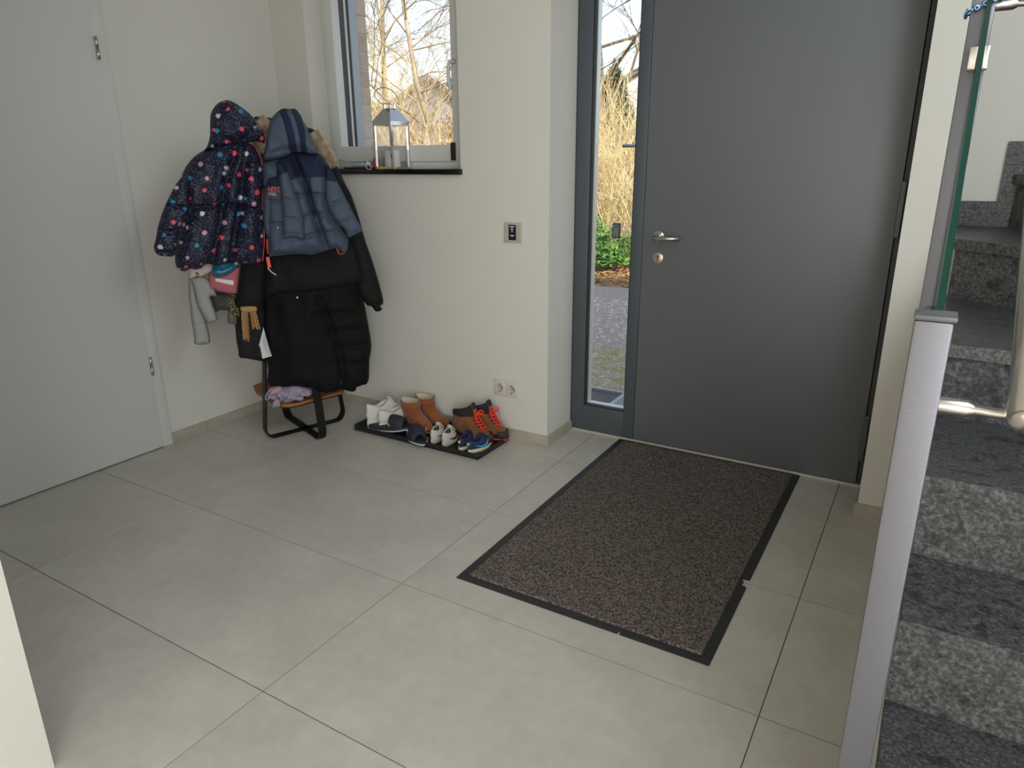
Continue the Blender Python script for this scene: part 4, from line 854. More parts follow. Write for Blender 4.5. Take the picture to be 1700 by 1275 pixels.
def sneaker(name, label, p, head, side, S, W, mats, solez=.032, collar=.105, tab=True, lace=True, group=None, swoosh=None, cat='shoe', tab_m=None, sole_chunk=1.0, lining=None, SL=None):
    root = shoe_root(name, label, p, head, group, cat); L = .145 * (SL or S); w_ = .05 * W
    sm, um, lm = mats
    z = lambda v: v * S
    loft_obj('sole', [ring(-L, L, w_ * 1.0, 0, 0, .006 * S, side), ring(-L - .002, L + .002, w_ * 1.06 * sole_chunk, z(.010), z(.006), z(.014), side), ring(-L - .003, L + .001, w_ * 1.06 * sole_chunk, z(solez), z(solez * .85), z(solez * .85), side), ring(-L + .004, L - .006, w_ * .97, z(solez) + .001, z(solez * .85) + .001, z(solez * .85) + .001, side)], sm, root)
    c = collar
    up = [ring(-L, L - .003, w_ * .99, z(solez * .8), z(solez * .7), z(solez * .7), side), ring(-L + .001, L - .006, w_ * .99, z(.050), z(.046), z(.044), side), ring(-L - .001, L * .82, w_ * .95, z(.070), z(.062), z(.060), side), ring(-L, L * .55, w_ * .84, z(.085), z(.072), z(.080), side), ring(-L + .003, L * .30, w_ * .70, z(c * .95), z(max(.080, c * .78)), z(max(.100, c * .84)), side), ring(-L + .001, L * .12, w_ * .64, z(c + .006), z(max(.083, c * .84)), z(c + .004), side),
          ring(-L + .010, L * .07, w_ * .52, z(c + .004), z(max(.082, c * .83)), z(c + .002), side), ring(-L + .014, L * .04, w_ * .46, z(.07), z(.06), z(.075), side), ring(-L + .016, L * .04, w_ * .44, z(.045), z(.045), z(.045), side)]
    U = loft_obj('upper', up, um, root, True, True)
    if lining: loft_obj('lining', [[q * 1.0 for q in ring(-L + .0125, L * .055, w_ * .485, z(c - .004), z(.076), z(c - .002), side)], ring(-L + .0165, L * .035, w_ * .43, z(.06), z(.055), z(.06), side)], lining, root, False, True, 0)
    tg = MB(); P = [(L * .62, z(.072)), (L * .45, z(.088)), (L * .28, z(.104)), (L * .12, z(c + .012)), (L * .05, z(c + .022))]
    tv = []
    for i, (x, zz) in enumerate(P):
        hw = w_ * (.34 if i < 4 else .26); tv += [Vector((x, -hw, zz - .004)), Vector((x, 0, zz + .002)), Vector((x, hw, zz - .004)), Vector((x - .006, hw, zz - .010)), Vector((x - .006, 0, zz - .006)), Vector((x - .006, -hw, zz - .010))]
    tg.loft([tv[i * 6:(i + 1) * 6] for i in range(5)]); to = fixn(tg.build('tongue', um, root, world=False)); subsurf(to, 1)
    if lace: laces(root, lm, [(L * .14, z(c + .012)), (L * .30, z(.104)), (L * .50, z(.086)), (L * .62, z(.076))], w_ * .40, 4, .0026 * S + .0005, .004)
    if tab:
        tb = MB(); tb.box(-L - .004, -L + .010, -.008 * W, .008 * W, z(.070), z(.088), bev=.003); tb.build('heel_tab', tab_m or um, root, world=False)
    if swoosh:
        for s in (1, -1):
            pts = [(-.62, .060, .0015), (-.35, .048, .004), (-.05, .040, .0072), (.16, .043, .0098), (.30, .056, .0088), (.38, .070, .004), (.40, .076, .001)]
            rows = []
            for t_, zz, hh in pts:
                x = L * t_; tt = (x + L) / (2 * L); wy = w_ * halfw(tt) * (.985 if zz < .055 else .92 if zz < .066 else .86) + side * s * .10 * w_ * math.sin(PI * tt) * (tt - .35)
                y = s * (wy + .0030)
                rows.append([Vector((x, y, z(zz - hh))), Vector((x, y - s * .0015, z(zz + hh))), Vector((x, y - s * .005, z(zz + hh))), Vector((x, y - s * .005, z(zz - hh)))])
            sw = MB(); sw.loft(rows); fixn(sw.build('swoosh', swoosh, root, world=False))
    return root
M_wsn = mat('white_leather', 'd6d2c8', .5, bump=.05); M_wsol = mat('white_rubber', 'd0cbc0', .6); M_wl = mat('white_lace', 'd8d5cc', .85)
grp = 'pair of white adult sneakers'
lw = 'large white leather sneaker with white laces at the coat stand end of the tray'
sneaker('sneaker', 'white leather sneaker next to the wall at the coat stand end of the tray', (-1.055, 1.765), 76, 1, 1.0, .86, (M_wsol, M_wsn, M_wl), .052, .134, SL=.92, sole_chunk=1.05, lining=mat('white_mesh_lining', 'b9b4a8', .9))
sneaker('sneaker', 'white leather sneaker between its twin and the brown boots, behind the navy slides', (-.968, 1.772), 68, -1, .94, .86, (M_wsol, M_wsn, M_wl), .046, .116, SL=.90, sole_chunk=1.05, lining=mat('white_mesh_lining', 'b9b4a8', .9))
# kids shoes
M_kw = mat('kid_white_leather', 'cfc9be', .6, bump=.1); M_kws = mat('kid_white_sole', 'c4baac', .7, noise_amt=.15, noise_scale=40)
for px_, sd, lb in (((-.662, 1.700), 1, 'small scuffed white child sneaker beside the navy slide'), ((-.588, 1.698), -1, 'small scuffed white child sneaker beside the small navy sneaker')):
    r_ = sneaker('child_sneaker', lb, px_, 104, sd, .74, .70, (M_kws, M_kw, M_wl), .046, .108, SL=.55, swoosh=mat('swoosh_black', '1b1b1b', .5), tab=True, lining=mat('grey_lining', '4a4744', .9))
M_kn = cloth_mat('navy_mesh', col='2c3557', rough=.7, bump=.3, bscale=200); M_kns = mat('lime_sole', 'cfd3a8', .6)
for px_, hd_, sd, lb in (((-.480, 1.700), 98, 1, 'small navy child sneaker with lime heel tab beside the small white sneakers'), ((-.402, 1.698), 82, -1, 'small navy child sneaker with blue swoosh at the corner of the tray')):
    sneaker('child_sneaker', lb, px_, hd_, sd, .72, .70, (M_kns, M_kn, mat('navy_lace', '232a46', .8)), .034, .098, SL=.57, swoosh=mat('swoosh_blue', '3fa9d8', .45), tab_m=mat('lime_tab', 'c6d650', .6), lining=mat('dark_lining', '1b1d28', .9))
# shearling boots
M_sue = mat('tan_suede', '9a5a2b', .85, col2='7d451f', noise_scale=14, bump=.25, bump_scale=60, sheen=.3); M_shear = mat('shearling', 'cfc0a4', .95, bump=.8, bump_scale=90)
def uggboot(lb, p, head, side):
    root = shoe_root('shearling_boot', lb, p, head, None, 'boot'); L = .125; w_ = .046
    loft_obj('sole', [ring(-L, L, w_, 0, 0, .002, side), ring(-L - .001, L + .002, w_ * 1.05, .010, .009, .012, side), ring(-L, L, w_ * 1.02, .014, .013, .016, side)], mat('ugg_sole', 'a27b4e', .8), root)
    R = [ring(-L, L, w_, .013, .012, .014, side), ring(-L - .002, L + .001, w_ * 1.04, .032, .032, .032, side), ring(-L, L * .96, w_ * 1.0, .054, .052, .050, side), ring(-L + .003, L * .74, w_ * .95, .070, .068, .062, side), ring(-L + .006, L * .38, w_ * .96, .082, .086, .078, side), ring(-L + .006, L * .10, w_ * 1.0, .098, .098, .096, side), ring(-L + .002, L * .06, w_ * 1.06, .112, .112, .112, side), ring(-L - .002, L * .08, w_ * 1.10, .135, .133, .135, side), ring(-L - .004, L * .10, w_ * 1.15, .154, .150, .154, side), ring(-L, L * .07, w_ * 1.08, .157, .153, .157, side), ring(-L + .007, L * .03, w_ * .95, .150, .146, .150, side)]
    loft_obj('upper', R, M_sue, root, True, False)
    loft_obj('lining', [ring(-L + .003, L * .055, w_ * 1.02, .1555, .1515, .1555, side), ring(-L + .012, 0, w_ * .88, .146, .142, .146, side), ring(-L + .015, -.004, w_ * .80, .09, .09, .09, side)], M_shear, root, False, True)
    for zz in (.120,):
        mb = MB(); mb.tube(ring(-L + .001, L * .068, w_ * 1.07, zz, zz, zz, side), .0022, 6, closed=True); mb.build('cuff_seam', mat('suede_seam', '7a4420', .8), root, world=False)
    return root
uggboot('tan suede shearling boot standing in front of its twin', (-.845, 1.765), -12, 1)
uggboot('tan suede shearling boot standing against the wall behind its twin', (-.815, 1.862), -10, -1)
# hiking boots
M_hike = mat('hiking_nubuck', '8a5a30', .85, col2='6f4522', noise_scale=16, bump=.2, bump_scale=80, sheen=.2); M_red = mat('red_lace', 'f0402c', .7); M_dk = mat('dark_collar', '2a2726', .85)
def hiking(lb, p, head, side):
    root = shoe_root('hiking_boot', lb, p, head, None, 'boot'); L = .142; w_ = .044
    loft_obj('sole', [ring(-L, L - .008, w_ * .98, 0, 0, .008, side), ring(-L - .004, L + .002, w_ * 1.08, .012, .011, .022, side), ring(-L - .004, L + .003, w_ * 1.06, .028, .026, .034, side), ring(-L + .004, L - .004, w_ * .98, .031, .028, .036, side)], mat('hike_sole', '2b2423', .8), root)
    mb = MB(); mb.tube(ring(-L - .004, L + .001, w_ * 1.065, .010, .010, .018, side), .0055, 6, closed=True); mb.build('sole_stripe', mat('red_sole', 'c23426', .7), root, world=False)
    R = [ring(-L, L, w_ * .98, .028, .026, .032, side), ring(-L - .002, L - .001, w_ * 1.0, .050, .050, .050, side), ring(-L, L * .90, w_ * .97, .075, .070, .068, side), ring(-L + .004, L * .60, w_ * .86, .095, .090, .086, side), ring(-L + .008, L * .34, w_ * .76, .118, .110, .112, side), ring(-L + .008, L * .18, w_ * .76, .122, .122, .134, side), ring(-L + .012, L * .16, w_ * .68, .124, .122, .134, side)]
    loft_obj('upper', R, M_hike, root, True, False)
    loft_obj('collar', [ring(-L + .010, L * .17, w_ * .70, .112, .110, .122, side), ring(-L + .006, L * .15, w_ * .77, .128, .134, .152, side), ring(-L + .006, L * .13, w_ * .79, .138, .156, .186, side), ring(-L + .012, L * .09, w_ * .69, .142, .160, .190, side), ring(-L + .022, L * .02, w_ * .54, .13, .14, .16, side), ring(-L + .02, L * .02, w_ * .5, .10, .10, .10, side)], M_dk, root, False, True)
    toe = [ring(L * .56, L + .002, w_ * .0, .03, .03, .03, side)] if 0 else None
    tc = MB(); rr = []
    for a in range(9):
        an = -1.25 + 2.5 * a / 8; rr.append([Vector((L * .66 + (L * .36) * math.cos(an), w_ * .92 * math.sin(an), zz)) * 1 for zz in (.034,)] + [Vector((L * .66 + (L * .355) * math.cos(an), w_ * .91 * math.sin(an), .056)), Vector((L * .66 + (L * .30) * math.cos(an), w_ * .84 * math.sin(an), .064)), Vector((L * .66 + (L * .30) * math.cos(an), w_ * .8 * math.sin(an), .034))])
    tc.loft(rr); fixn(tc.build('toe_cap', mat('toe_rubber', '3a332e', .8), root, world=False))
    tg = MB(); P = [(L * .66, .080), (L * .50, .096), (L * .34, .118), (L * .24, .146), (L * .17, .184), (L * .12, .216)]; rows = []
    for i, (x, zz) in enumerate(P):
        hw = w_ * (.36, .40, .44, .48, .52, .40)[i]; rows.append([Vector((x, -hw, zz - .006)), Vector((x + .003, 0, zz + .004)), Vector((x, hw, zz - .006)), Vector((x - .010, hw, zz - .010)), Vector((x - .008, 0, zz - .004)), Vector((x - .010, -hw, zz - .010))])
    tg.loft(rows); o = fixn(tg.build('tongue', M_dk, root, world=False)); subsurf(o, 1)
    lb_ = MB(); lb_.box(-.0015, .0015, -.011, .011, -.012, .012, M=Matrix.Translation(Vector((L * .195, 0, .172))) @ Matrix.Rotation(-.4, 4, 'Y')); lb_.build('tongue_label', mat('orange_label', 'b0622f', .7), root, world=False)
    ridge = [(L * .26, .142), (L * .36, .120), (L * .52, .098), (L * .70, .080)]
    laces(root, M_red, ridge, w_ * .50, 5, .0030, .006, bow=.032)
    for k in range(5):
        t_ = k / 4.2 * 3; i = min(int(t_), 2); x = ridge[i][0] + (ridge[i + 1][0] - ridge[i][0]) * (t_ - i); zz = ridge[i][1] + (ridge[i + 1][1] - ridge[i][1]) * (t_ - i)
        for s in (1, -1):
            mb = MB(); mb.lathe([(.002, 0), (.0042, .0012), (.002, .003)], (x, s * w_ * .60, zz - .010), (0, s, .6), 8); mb.tube([(x - .004, s * (w_ * .60 + .001), zz - .014), (x + .001, s * (w_ * .6 + .004), zz - .009), (x + .004, s * (w_ * .60 + .001), zz - .005)], .0014, 6); mb.build('lace_hook', mat('eyelet_metal', 'c9b79c', .3, .9), root, world=False)
    return root
hiking('brown hiking boot with red laces standing in front of its twin', (-.512, 1.790), -11, 1)
hiking('brown hiking boot with red laces standing against the wall behind its twin', (-.468, 1.868), -11, -1)
# slides
M_sl = mat('navy_foam', '252a35', .7, bump=.1, bump_scale=200)
def slide(lb, p, head, side, rx=0, ry=0, z=0):
    root = thing('slide_sandal', lb, 'shoe', (p[0], p[1], .0085 + z)); root.rotation_euler = (math.radians(rx), math.radians(ry), math.radians(head)); L = .135; w_ = .050
    loft_obj('footbed', [ring(-L, L, w_ * .96, 0, 0, .004, side), ring(-L - .002, L + .002, w_ * 1.04, .012, .010, .014, side), ring(-L, L, w_ * 1.02, .026, .022, .024, side), ring(-L + .006, L - .006, w_ * .92, .028, .023, .026, side), ring(-L + .02, L - .02, w_ * .74, .022, .018, .020, side)], M_sl, root)
    mb = MB(); mb.tube(ring(-L - .002, L + .002, w_ * 1.05, .009, .008, .012, side), .0034, 6, closed=True); mb.build('welt_line', mat('welt_white', 'd9d9d6', .6), root, world=False)
    rows = []
    for i, tt in enumerate(np.linspace(0, 1, 9)):
        x = L * (.0 + .62 * tt); hh = .084 - .022 * tt + .004 * math.sin(PI * tt); t2 = (x + L) / (2 * L); ww = w_ * halfw(t2) * 1.06; row = []
        for r0, k0 in ((1.0, range(13)), (.86, range(12, -1, -1))):
            for k in k0: a = PI * k / 12; row.append(Vector((x, -math.cos(a) * ww * (1 if r0 == 1 else .90) + side * .005, .012 + (hh - .012) * math.sin(a) ** .75 * (1 if r0 == 1 else .93))))
        rows.append(row)
    mb = MB(); mb.loft(rows); o = fixn(mb.build('strap', M_sl, root, world=False)); subsurf(o, 1)
    for s in (1, -1):
        mb = MB(); mb.box(-.0022, .0022, -.0015, .0015, -.010, .010, M=Matrix.Translation(Vector((L * .10, s * w_ * .98, .046))) @ Matrix.Rotation(s * -.35, 4, 'X'), bev=.0006); mb.build('logo_tag', mat('welt_white', 'd9d9d6', .6), root, world=False)
        for dx, dz in ((.30, .050), (.24, .036), (.40, .040)):
            mb = MB(); mb.lathe([(.0036, 0), (.0036, .0008)], (L * dx, s * (w_ * 1.00 - (dz - .03) * .35), dz), (0, s, .35), 10); mb.build('vent_hole', M_black, root, world=False)
    return root
slide('navy foam slide with white welt resting on top of the other slide', (-.945, 1.668), 14, 1, 4, -5, .014)
slide('navy foam slide lying flat with its open toe towards the small white sneakers', (-.775, 1.665), -38, -1, 0, 0, 0)

# ================================================================== WINDOW SILL ITEMS
ZS = 1.352
Lx, Ly = -1.101, 1.985
LN = thing('lantern', 'polished steel lantern with glass sides and loop handle on the black sill', 'lantern', (Lx, Ly, ZS), math.radians(-6))
M_chr = mat('polished_steel', 'c4c2c0', .08, 1)
s_ = .066; e_ = .0055; ht = .225
MB().box(-s_, s_, -s_, s_, 0, .008, bev=.001).build('base', M_chr, LN, world=False)
for sx in (1, -1):
    for sy in (1, -1): MB().box(sx * (s_ - e_) - e_, sx * (s_ - e_) + e_, sy * (s_ - e_) - e_, sy * (s_ - e_) + e_, .008, ht).build('corner_post', M_chr, LN, world=False)
for k in range(4):
    M_ = Matrix.Rotation(PI / 2 * k, 4, 'Z')
    MB().box(-s_ + 2 * e_, s_ - 2 * e_, s_ - e_ - .001, s_ - e_ + .001, .008, ht - .006, M=M_).build('pane', M_glass, LN, world=False)
    MB().box(-s_ + 2 * e_, s_ - 2 * e_, s_ - 2 * e_, s_, ht - .012, ht, M=M_).build('top_bar', M_chr, LN, world=False)
rf = MB()
def sq_(h, z): return [Vector((-h, -h, z)), Vector((h, -h, z)), Vector((h, h, z)), Vector((-h, h, z))]
rf.loft([sq_(s_ + .003, ht), sq_(s_ + .003, ht + .006), sq_(.024, ht + .070)]); rf.s = [False] * len(rf.f); fixn(rf.build('roof', M_chr, LN, world=False))
for sx in (1, -1):
    for sy in (1, -1): MB().box(sx * .020 - .004, sx * .020 + .004, sy * .020 - .004, sy * .020 + .004, ht + .068, ht + .090).build('neck_post', M_chr, LN, world=False)
MB().box(-.032, .032, -.032, .032, ht + .090, ht + .095, bev=.001).build('top_plate', M_chr, LN, world=False)
hp_ = crom([(-.030, -.030, ht + .094), (-.050, -.050, ht + .125), (-.047, -.047, ht + .155), (-.020, -.020, ht + .170), (.012, .012, ht + .155), (.030, .030, ht + .120), (.033, .033, ht + .090)], 6)
MB().strap(hp_, (-.707, .707, 0), .008, .004).build('handle', mat('handle_steel', '5f5853', .45, .5), LN, world=False)
cn = thing('pillar_candle', 'thick white pillar candle inside the lantern', 'candle', (Lx, Ly, ZS + .008))
MB().lathe([(.039, 0), (.041, .003), (.041, .080), (.037, .085), (.012, .082)], (Lx, Ly, ZS + .0085), n=32).build('wax', mat('candle_wax', 'efece2', .5, spec=.4), cn)
MB().tube([(Lx, Ly, ZS + .088), (Lx + .002, Ly, ZS + .100)], .0012, 6).build('wick', M_black, cn)
def sill(u, v, y): p = at_y(u, v, y); return p
# grey tin with orange mark, pink tape roll, yellow pack
x = at_y(642, 270, 2.02).x
tn = thing('small_tin', 'small grey tin with an orange mark behind the lantern', 'tin', (x, 2.02, ZS))
MB().lathe([(.020, 0), (.021, .002), (.021, .048), (.020, .050)], (x, 2.02, ZS), n=24).build('tin_body', mat('tin_grey', '9a9c9c', .4, .3), tn)
MB().lathe([(.022, .050), (.022, .058), (.020, .060)], (x, 2.02, ZS), n=24).build('tin_lid', mat('tin_lid', 'b3b5b4', .35, .4), tn)
MB().lathe([(.009, 0), (.009, .0015)], (x + .011, 2.02 - .0185, ZS + .022), (.5, -.85, 0), 16).build('orange_mark', mat('tin_orange', 'd86a48', .5), tn)
x = at_y(624, 270, 1.965).x
tp = thing('tape_roll', 'magenta ring of tape standing beside the lantern', 'tape', (x, 1.965, ZS))
ax_ = Vector((.93, .36, 0)).normalized()
tr = MB(); n = 32; rings = []
for r_, h_ in ((.0275, -.007), (.0275, .007), (.020, .007), (.020, -.007), (.0275, -.007)):
    e1 = Vector((0, 0, 1)); e2 = ax_.cross(e1); rings.append([Vector((x, 1.965, ZS + .0278)) + ax_ * h_ + (e1 * math.cos(2 * PI * k / n) + e2 * math.sin(2 * PI * k / n)) * r_ for k in range(n)])
tr.loft(rings, False, False); tr.s = [False] * len(tr.f); fixn(tr.build('tape_ring', mat('magenta_tape', 'a8235f', .4), tp))
MB().lathe([(.0285, .0071), (.0285, .0085)], (x, 1.965, ZS + .0285), ax_, n).build('tape_face', mat('magenta_dark', '8a1c4c', .5), tp)
xa, xb = at_y(628, 278, 1.925).x, at_y(656, 278, 1.925).x
o = MB().box(xa, xb, 1.918, 1.938, ZS, ZS + .011, bev=.003).build('yellow_packet', mat('yellow_plastic', 'd2b62c', .4), autos=30); tag(o, 'small yellow packet at the foot of the lantern', 'packet')
xa, xb = at_y(585, 275, 1.95).x, at_y(622, 275, 1.95).x
tg_ = MB(); tg_.box(xa, xb, 1.942, 1.956, ZS + .010, ZS + .018, bev=.002); o = tg_.build('orange_marker', mat('orange_plastic', 'cf8324', .45), autos=30); tag(o, 'orange marker pen lying under the blue face mask', 'pen')
xa, xb = at_y(574, 278, 1.94).x, at_y(624, 278, 1.94).x
o = MB().box(xa, xb, 1.925, 1.985, ZS, ZS + .0095, bev=.003).build('sunglasses_case', mat('black_gloss', '16151a', .25), autos=30); tag(o, 'flat black case lying on the sill under the orange pen', 'case')
# face mask: two pleated layers and ear loops
mk = thing('face_mask', 'light blue disposable face mask with white ear loops on the sill', 'mask', (at_y(605, 270, 1.95).x, 1.95, ZS + .018))
xa, xb = at_y(592, 268, 1.945).x, at_y(613, 268, 1.945).x
V_ = []; nxm, nym = 12, 8
mb = MB()
for layer in (0, .004):
    rows = []
    for j in range(nym + 1):
        for i in range(nxm + 1):
            x_ = xa + (xb - xa) * i / nxm; y_ = 1.925 + .045 * j / nym
            z_ = ZS + .019 + .012 * math.sin(PI * j / nym) * (1 - .3 * math.sin(i * .9)) + .002 * math.sin(j * 2.6) + layer * (-1)
            rows.append((x_, y_, z_))
    mb.add(rows, [(j * (nxm + 1) + i, j * (nxm + 1) + i + 1, (j + 1) * (nxm + 1) + i + 1, (j + 1) * (nxm + 1) + i) for j in range(nym) for i in range(nxm)], True)
mb.build('mask_fabric', mat('mask_blue', '86bfd6', .8), mk)
o = MB().box(xb - .004, xb + .010, 1.922, 1.946, ZS + .020, ZS + .034, bev=.003).build('folded_end', mat('mask_white', 'dadcdc', .8), mk, autos=30)
lp = [at_y(u, v, 1.905) for u, v in ((611, 267), (607, 273), (609, 279), (614, 281.5), (616.5, 279), (613, 272), (610, 268))]
MB().tube(crom([(q.x, q.y - .0005, max(q.z, ZS - .016)) for q in lp], 5), .0016, 6).build('ear_loop', mat('mask_white', 'dadcdc', .8), mk)
# coiled cable
cb = thing('coiled_cable', 'coiled clear white cable at the coat end of the sill', 'cable', (at_y(562, 272, 1.96).x, 1.96, ZS))
for k in range(4):
    c_ = Vector((at_y(562 + k * 1.6, 272, 1.955).x, 1.95 + .008 * k, ZS + .0275 - .002 * k)); rr = .024 - .002 * k
    MB().tube([c_ + Vector((math.cos(a) * rr * 1.2, math.sin(a) * .008, math.sin(a) * rr)) for a in [2 * PI * j / 28 for j in range(28)]], .0024, 6, closed=True).build('cable_loop', mat('cable_white', 'b9b8b2', .35), cb)

# ================================================================== GARDEN BEYOND THE GLAZING
GZ = -.12
M_soil = mat('garden_soil', '8a744f', .95, col2='5e5a38', noise_scale=1.2, bump=.6, bump_scale=14)
M_asph = mat('rough_asphalt', 'aaa29b', .9, col2='857d77', noise_scale=60, bump=.8, bump_scale=70)
g = MB(); g.add([(-90, 2.46, GZ - .03), (60, 2.46, GZ - .03), (60, 110, GZ - .03), (-90, 110, GZ - .03)], [(0, 1, 2, 3)]); g.add([(-90, 2.46, GZ - .3), (60, 2.46, GZ - .3), (60, 110, GZ - .3), (-90, 110, GZ - .3)], [(3, 2, 1, 0)]); struct('ground_garden', g, M_soil)
g = MB(); g.prism([(-9, 4.2), (3, 4.3), (3, 6.6), (-1.2, 7.3), (-2.6, 7.0), (-9, 6.7)], GZ - .04, GZ); struct('path_garden', g, M_asph, label='rough grey asphalt path in front of the house')
g = MB(); g.prism([(-9, 2.46), (3, 2.46), (3, 4.35), (-9, 4.25)], GZ - .04, GZ + .003); struct('ground_moss', g, mat('moss_ground', '8d8a4c', .95, col2='a49b8d', noise_scale=9, bump=.8, bump_scale=50), label='mossy strip of gravel beside the path')
r5 = random.Random(5)
# pebbles and leaf litter nobody could count
pb = MB()
for k in range(2600):
    x = r5.uniform(-2.2, .2); y = r5.uniform(3.0, 6.3); s = r5.uniform(.006, .022)
    vs_ = [Vector((math.cos(a) * s * r5.uniform(.8, 1.3), math.sin(a) * s, 0)) for a in [k2 * PI / 3 for k2 in range(6)]]
    pb.add([Vector((x, y, GZ)) + v for v in vs_] + [Vector((x, y, GZ + s * .6))], [(i, (i + 1) % 6, 6) for i in range(6)])
tag(pb.build('pebbles', mat('pebble', 'c4bbb2', .85)), 'loose pebbles scattered over the asphalt path', 'pebbles', kind='stuff')
def leafmesh(mb, c, s, r_, flat=.4, asp=2.2):
    t = Vector((r_.uniform(-1, 1), r_.uniform(-1, 1), r_.uniform(-1, 1) * flat)).normalized(); b = t.cross(Vector((r_.uniform(-.5, .5), r_.uniform(-.5, .5), 1))).normalized(); n_ = t.cross(b)
    c = Vector(c); mb.add([c - t * s, c + b * s / asp + n_ * s * .1, c + t * s, c - b * s / asp + n_ * s * .1], [(0, 1, 2), (0, 2, 3)])
lt = MB()
for k in range(2600): leafmesh(lt, (r5.uniform(-5, -.6), r5.uniform(7.0, 9.4), GZ + r5.uniform(.0, .05)), r5.uniform(.03, .06), r5, .2)
tag(lt.build('leaf_litter', mat('dry_leaves', 'b98a55', .9, col2='8a5a35', noise_scale=30)), 'dry brown leaf litter at the edge of the path', 'leaves', kind='stuff')
gr = MB()
for k in range(1500):
    x = r5.uniform(-1.6, .3); y = r5.uniform(2.6, 4.3); h_ = r5.uniform(.01, .04); a = r5.uniform(0, 6.3); gr.add([(x, y, GZ - .005), (x + .006 * math.cos(a), y + .006 * math.sin(a), GZ - .005), (x + r5.uniform(-.02, .02), y + r5.uniform(-.02, .02), GZ + h_)], [(0, 1, 2)])
tag(gr.build('grass_tufts', mat('moss_green', '7d8f45', .9)), 'short green grass and moss in front of the door', 'grass', kind='stuff')
# grey kerb box by the door
bx = thing('concrete_planter', 'low grey concrete box with a pale rim outside the sidelight', 'planter', (-.28, 2.86, GZ))
p = [at_z(u, v, .0) for u, v in ((975, 640), (1030, 651), (1032, 688), (972, 680))]
MB().box(-.46, -.115, 2.66, 2.90, GZ, -.005, bev=.006).build('planter_body', mat('concrete_dark', '54585e', .8, noise_amt=.3, noise_scale=20), bx)
rm = MB(); rm.box(-.475, -.10, 2.885, 2.915, GZ, .012, bev=.003); rm.box(-.118, -.09, 2.645, 2.915, GZ, .012, bev=.003); rm.build('planter_rim', mat('concrete_light', '9fa3a8', .7), bx)
# plate fixed outside on the pane and bar of the outer pull handle
pc = (at_y(1016, 371, 2.244) + at_y(1030, 395, 2.244)) / 2
pt_ = thing('screw_plate', 'small dark plate with two screws fixed to the sidelight glass', 'plate', pc)
MB().box(pc.x - .021, pc.x + .021, 2.2405, 2.252, pc.z - .036, pc.z + .036, bev=.004).build('plate_body', mat('plate_dark', '33383c', .5), pt_)
MB().box(pc.x - .014, pc.x + .014, 2.2395, 2.2405, pc.z - .029, pc.z + .029).build('plate_face', mat('plate_grey', '7d878c', .45, .3), pt_)
for dz in (.02, -.02): MB().lathe([(.0035, 0), (.0035, .001)], (pc.x, 2.2395, pc.z + dz), (0, -1, 0), 10).build('screw', M_black, pt_)
q0 = at_y(1034, 242, 2.42)
hb_ = MB(); hb_.tube([(q0.x, 2.42, q0.z), (.30, 2.42, q0.z)], .009, 10); hb_.tube([(.30, 2.27, q0.z), (.30, 2.42, q0.z)], .009, 10); hb_.build('outer_pull_handle', M_steel, D)

M_gold = mat('golden_twig', 'e3d5ab', .8, col2='c2a76c', noise_scale=3)
M_bark = mat('brown_twig', 'a8987e', .85, col2='7f6f58', noise_scale=4)
M_dark = mat('dark_branch', '6b5f52', .9, noise_amt=.3, noise_scale=5)
def grow(mb, p, d, ln, r, depth, rn, bend=.35, kids=3, droop=0.0, n=4):
    pts = [p]; nseg = 4
    for k in range(nseg):
        d = (d + Vector((rn.uniform(-1, 1), rn.uniform(-1, 1), rn.uniform(-1, 1))) * bend * .5 + Vector((0, 0, -droop))).normalized(); p = p + d * (ln / nseg); pts.append(p)
    mb.tube(pts, [r * (1 - .6 * i / nseg) for i in range(nseg + 1)], n if r > .02 else 3, cap=False)
    if depth <= 0: return
    for k in range(kids):
        t = rn.uniform(.25, 1.0); i = min(int(t * nseg), nseg - 1); q = pts[i].lerp(pts[i + 1], t * nseg - i)
        dd = (pts[i + 1] - pts[i]).normalized(); dd = (dd + Vector((rn.uniform(-1, 1), rn.uniform(-1, 1), rn.uniform(-.5, .9))) * .8).normalized()
        grow(mb, q, dd, ln * rn.uniform(.45, .7), r * .5, depth - 1, rn, bend, kids, droop, n)
def shrub(name, label, base, h, spread, stems, m, seed, r=.012, depth=2, kids=4, group=None, cat='shrub'):
    rn = random.Random(seed); mb = MB(); base = Vector(base)
    for k in range(stems):
        a = rn.uniform(0, 2 * PI); q = base + Vector((math.cos(a), math.sin(a), 0)) * spread * .35 * rn.random() + Vector((0, 0, -.05))
        d = Vector((math.cos(a) * rn.uniform(.1, .5), math.sin(a) * rn.uniform(.1, .5), 1)).normalized()
        grow(mb, q, d, h * rn.uniform(.6, 1.0), r * rn.uniform(.7, 1.3), depth, rn, .35, kids)
    root = thing(name, label, cat, tuple(base), 0, group)
    mb.build('twigs', m, root); return root
gl = 'leafless golden twiggy shrub beyond the path'
for k, (x, y, h_) in enumerate(((-3.1, 9.2, 2.0), (-2.5, 9.7, 1.8), (-3.7, 10.2, 2.2), (-4.3, 11.2, 2.2))): shrub('bare_shrub', 'leafless golden twiggy shrub seen through the sidelight of the entrance door', (x, y, GZ), h_, 1.2, 26, M_gold, 20 + k, .012, 2, 4, 'golden shrubs beyond the path')
for k, (x, y, h_) in enumerate(((-6.2, 8.6, 2.6), (-7.8, 9.4, 2.8), (-9.2, 10.6, 3.4), (-7.3, 11.2, 2.9), (-10.2, 11.6, 3.5), (-11.2, 13.0, 3.2))): shrub('bare_shrub', ('leafless pale golden shrub seen through the window above the sill', 'leafless grey brown shrub seen through the window above the sill')[k % 2], (x, y, GZ), h_, 1.4, 20, (M_gold, M_bark)[k % 2], 40 + k, .0085, 2, 5, 'bare shrubs behind the window')
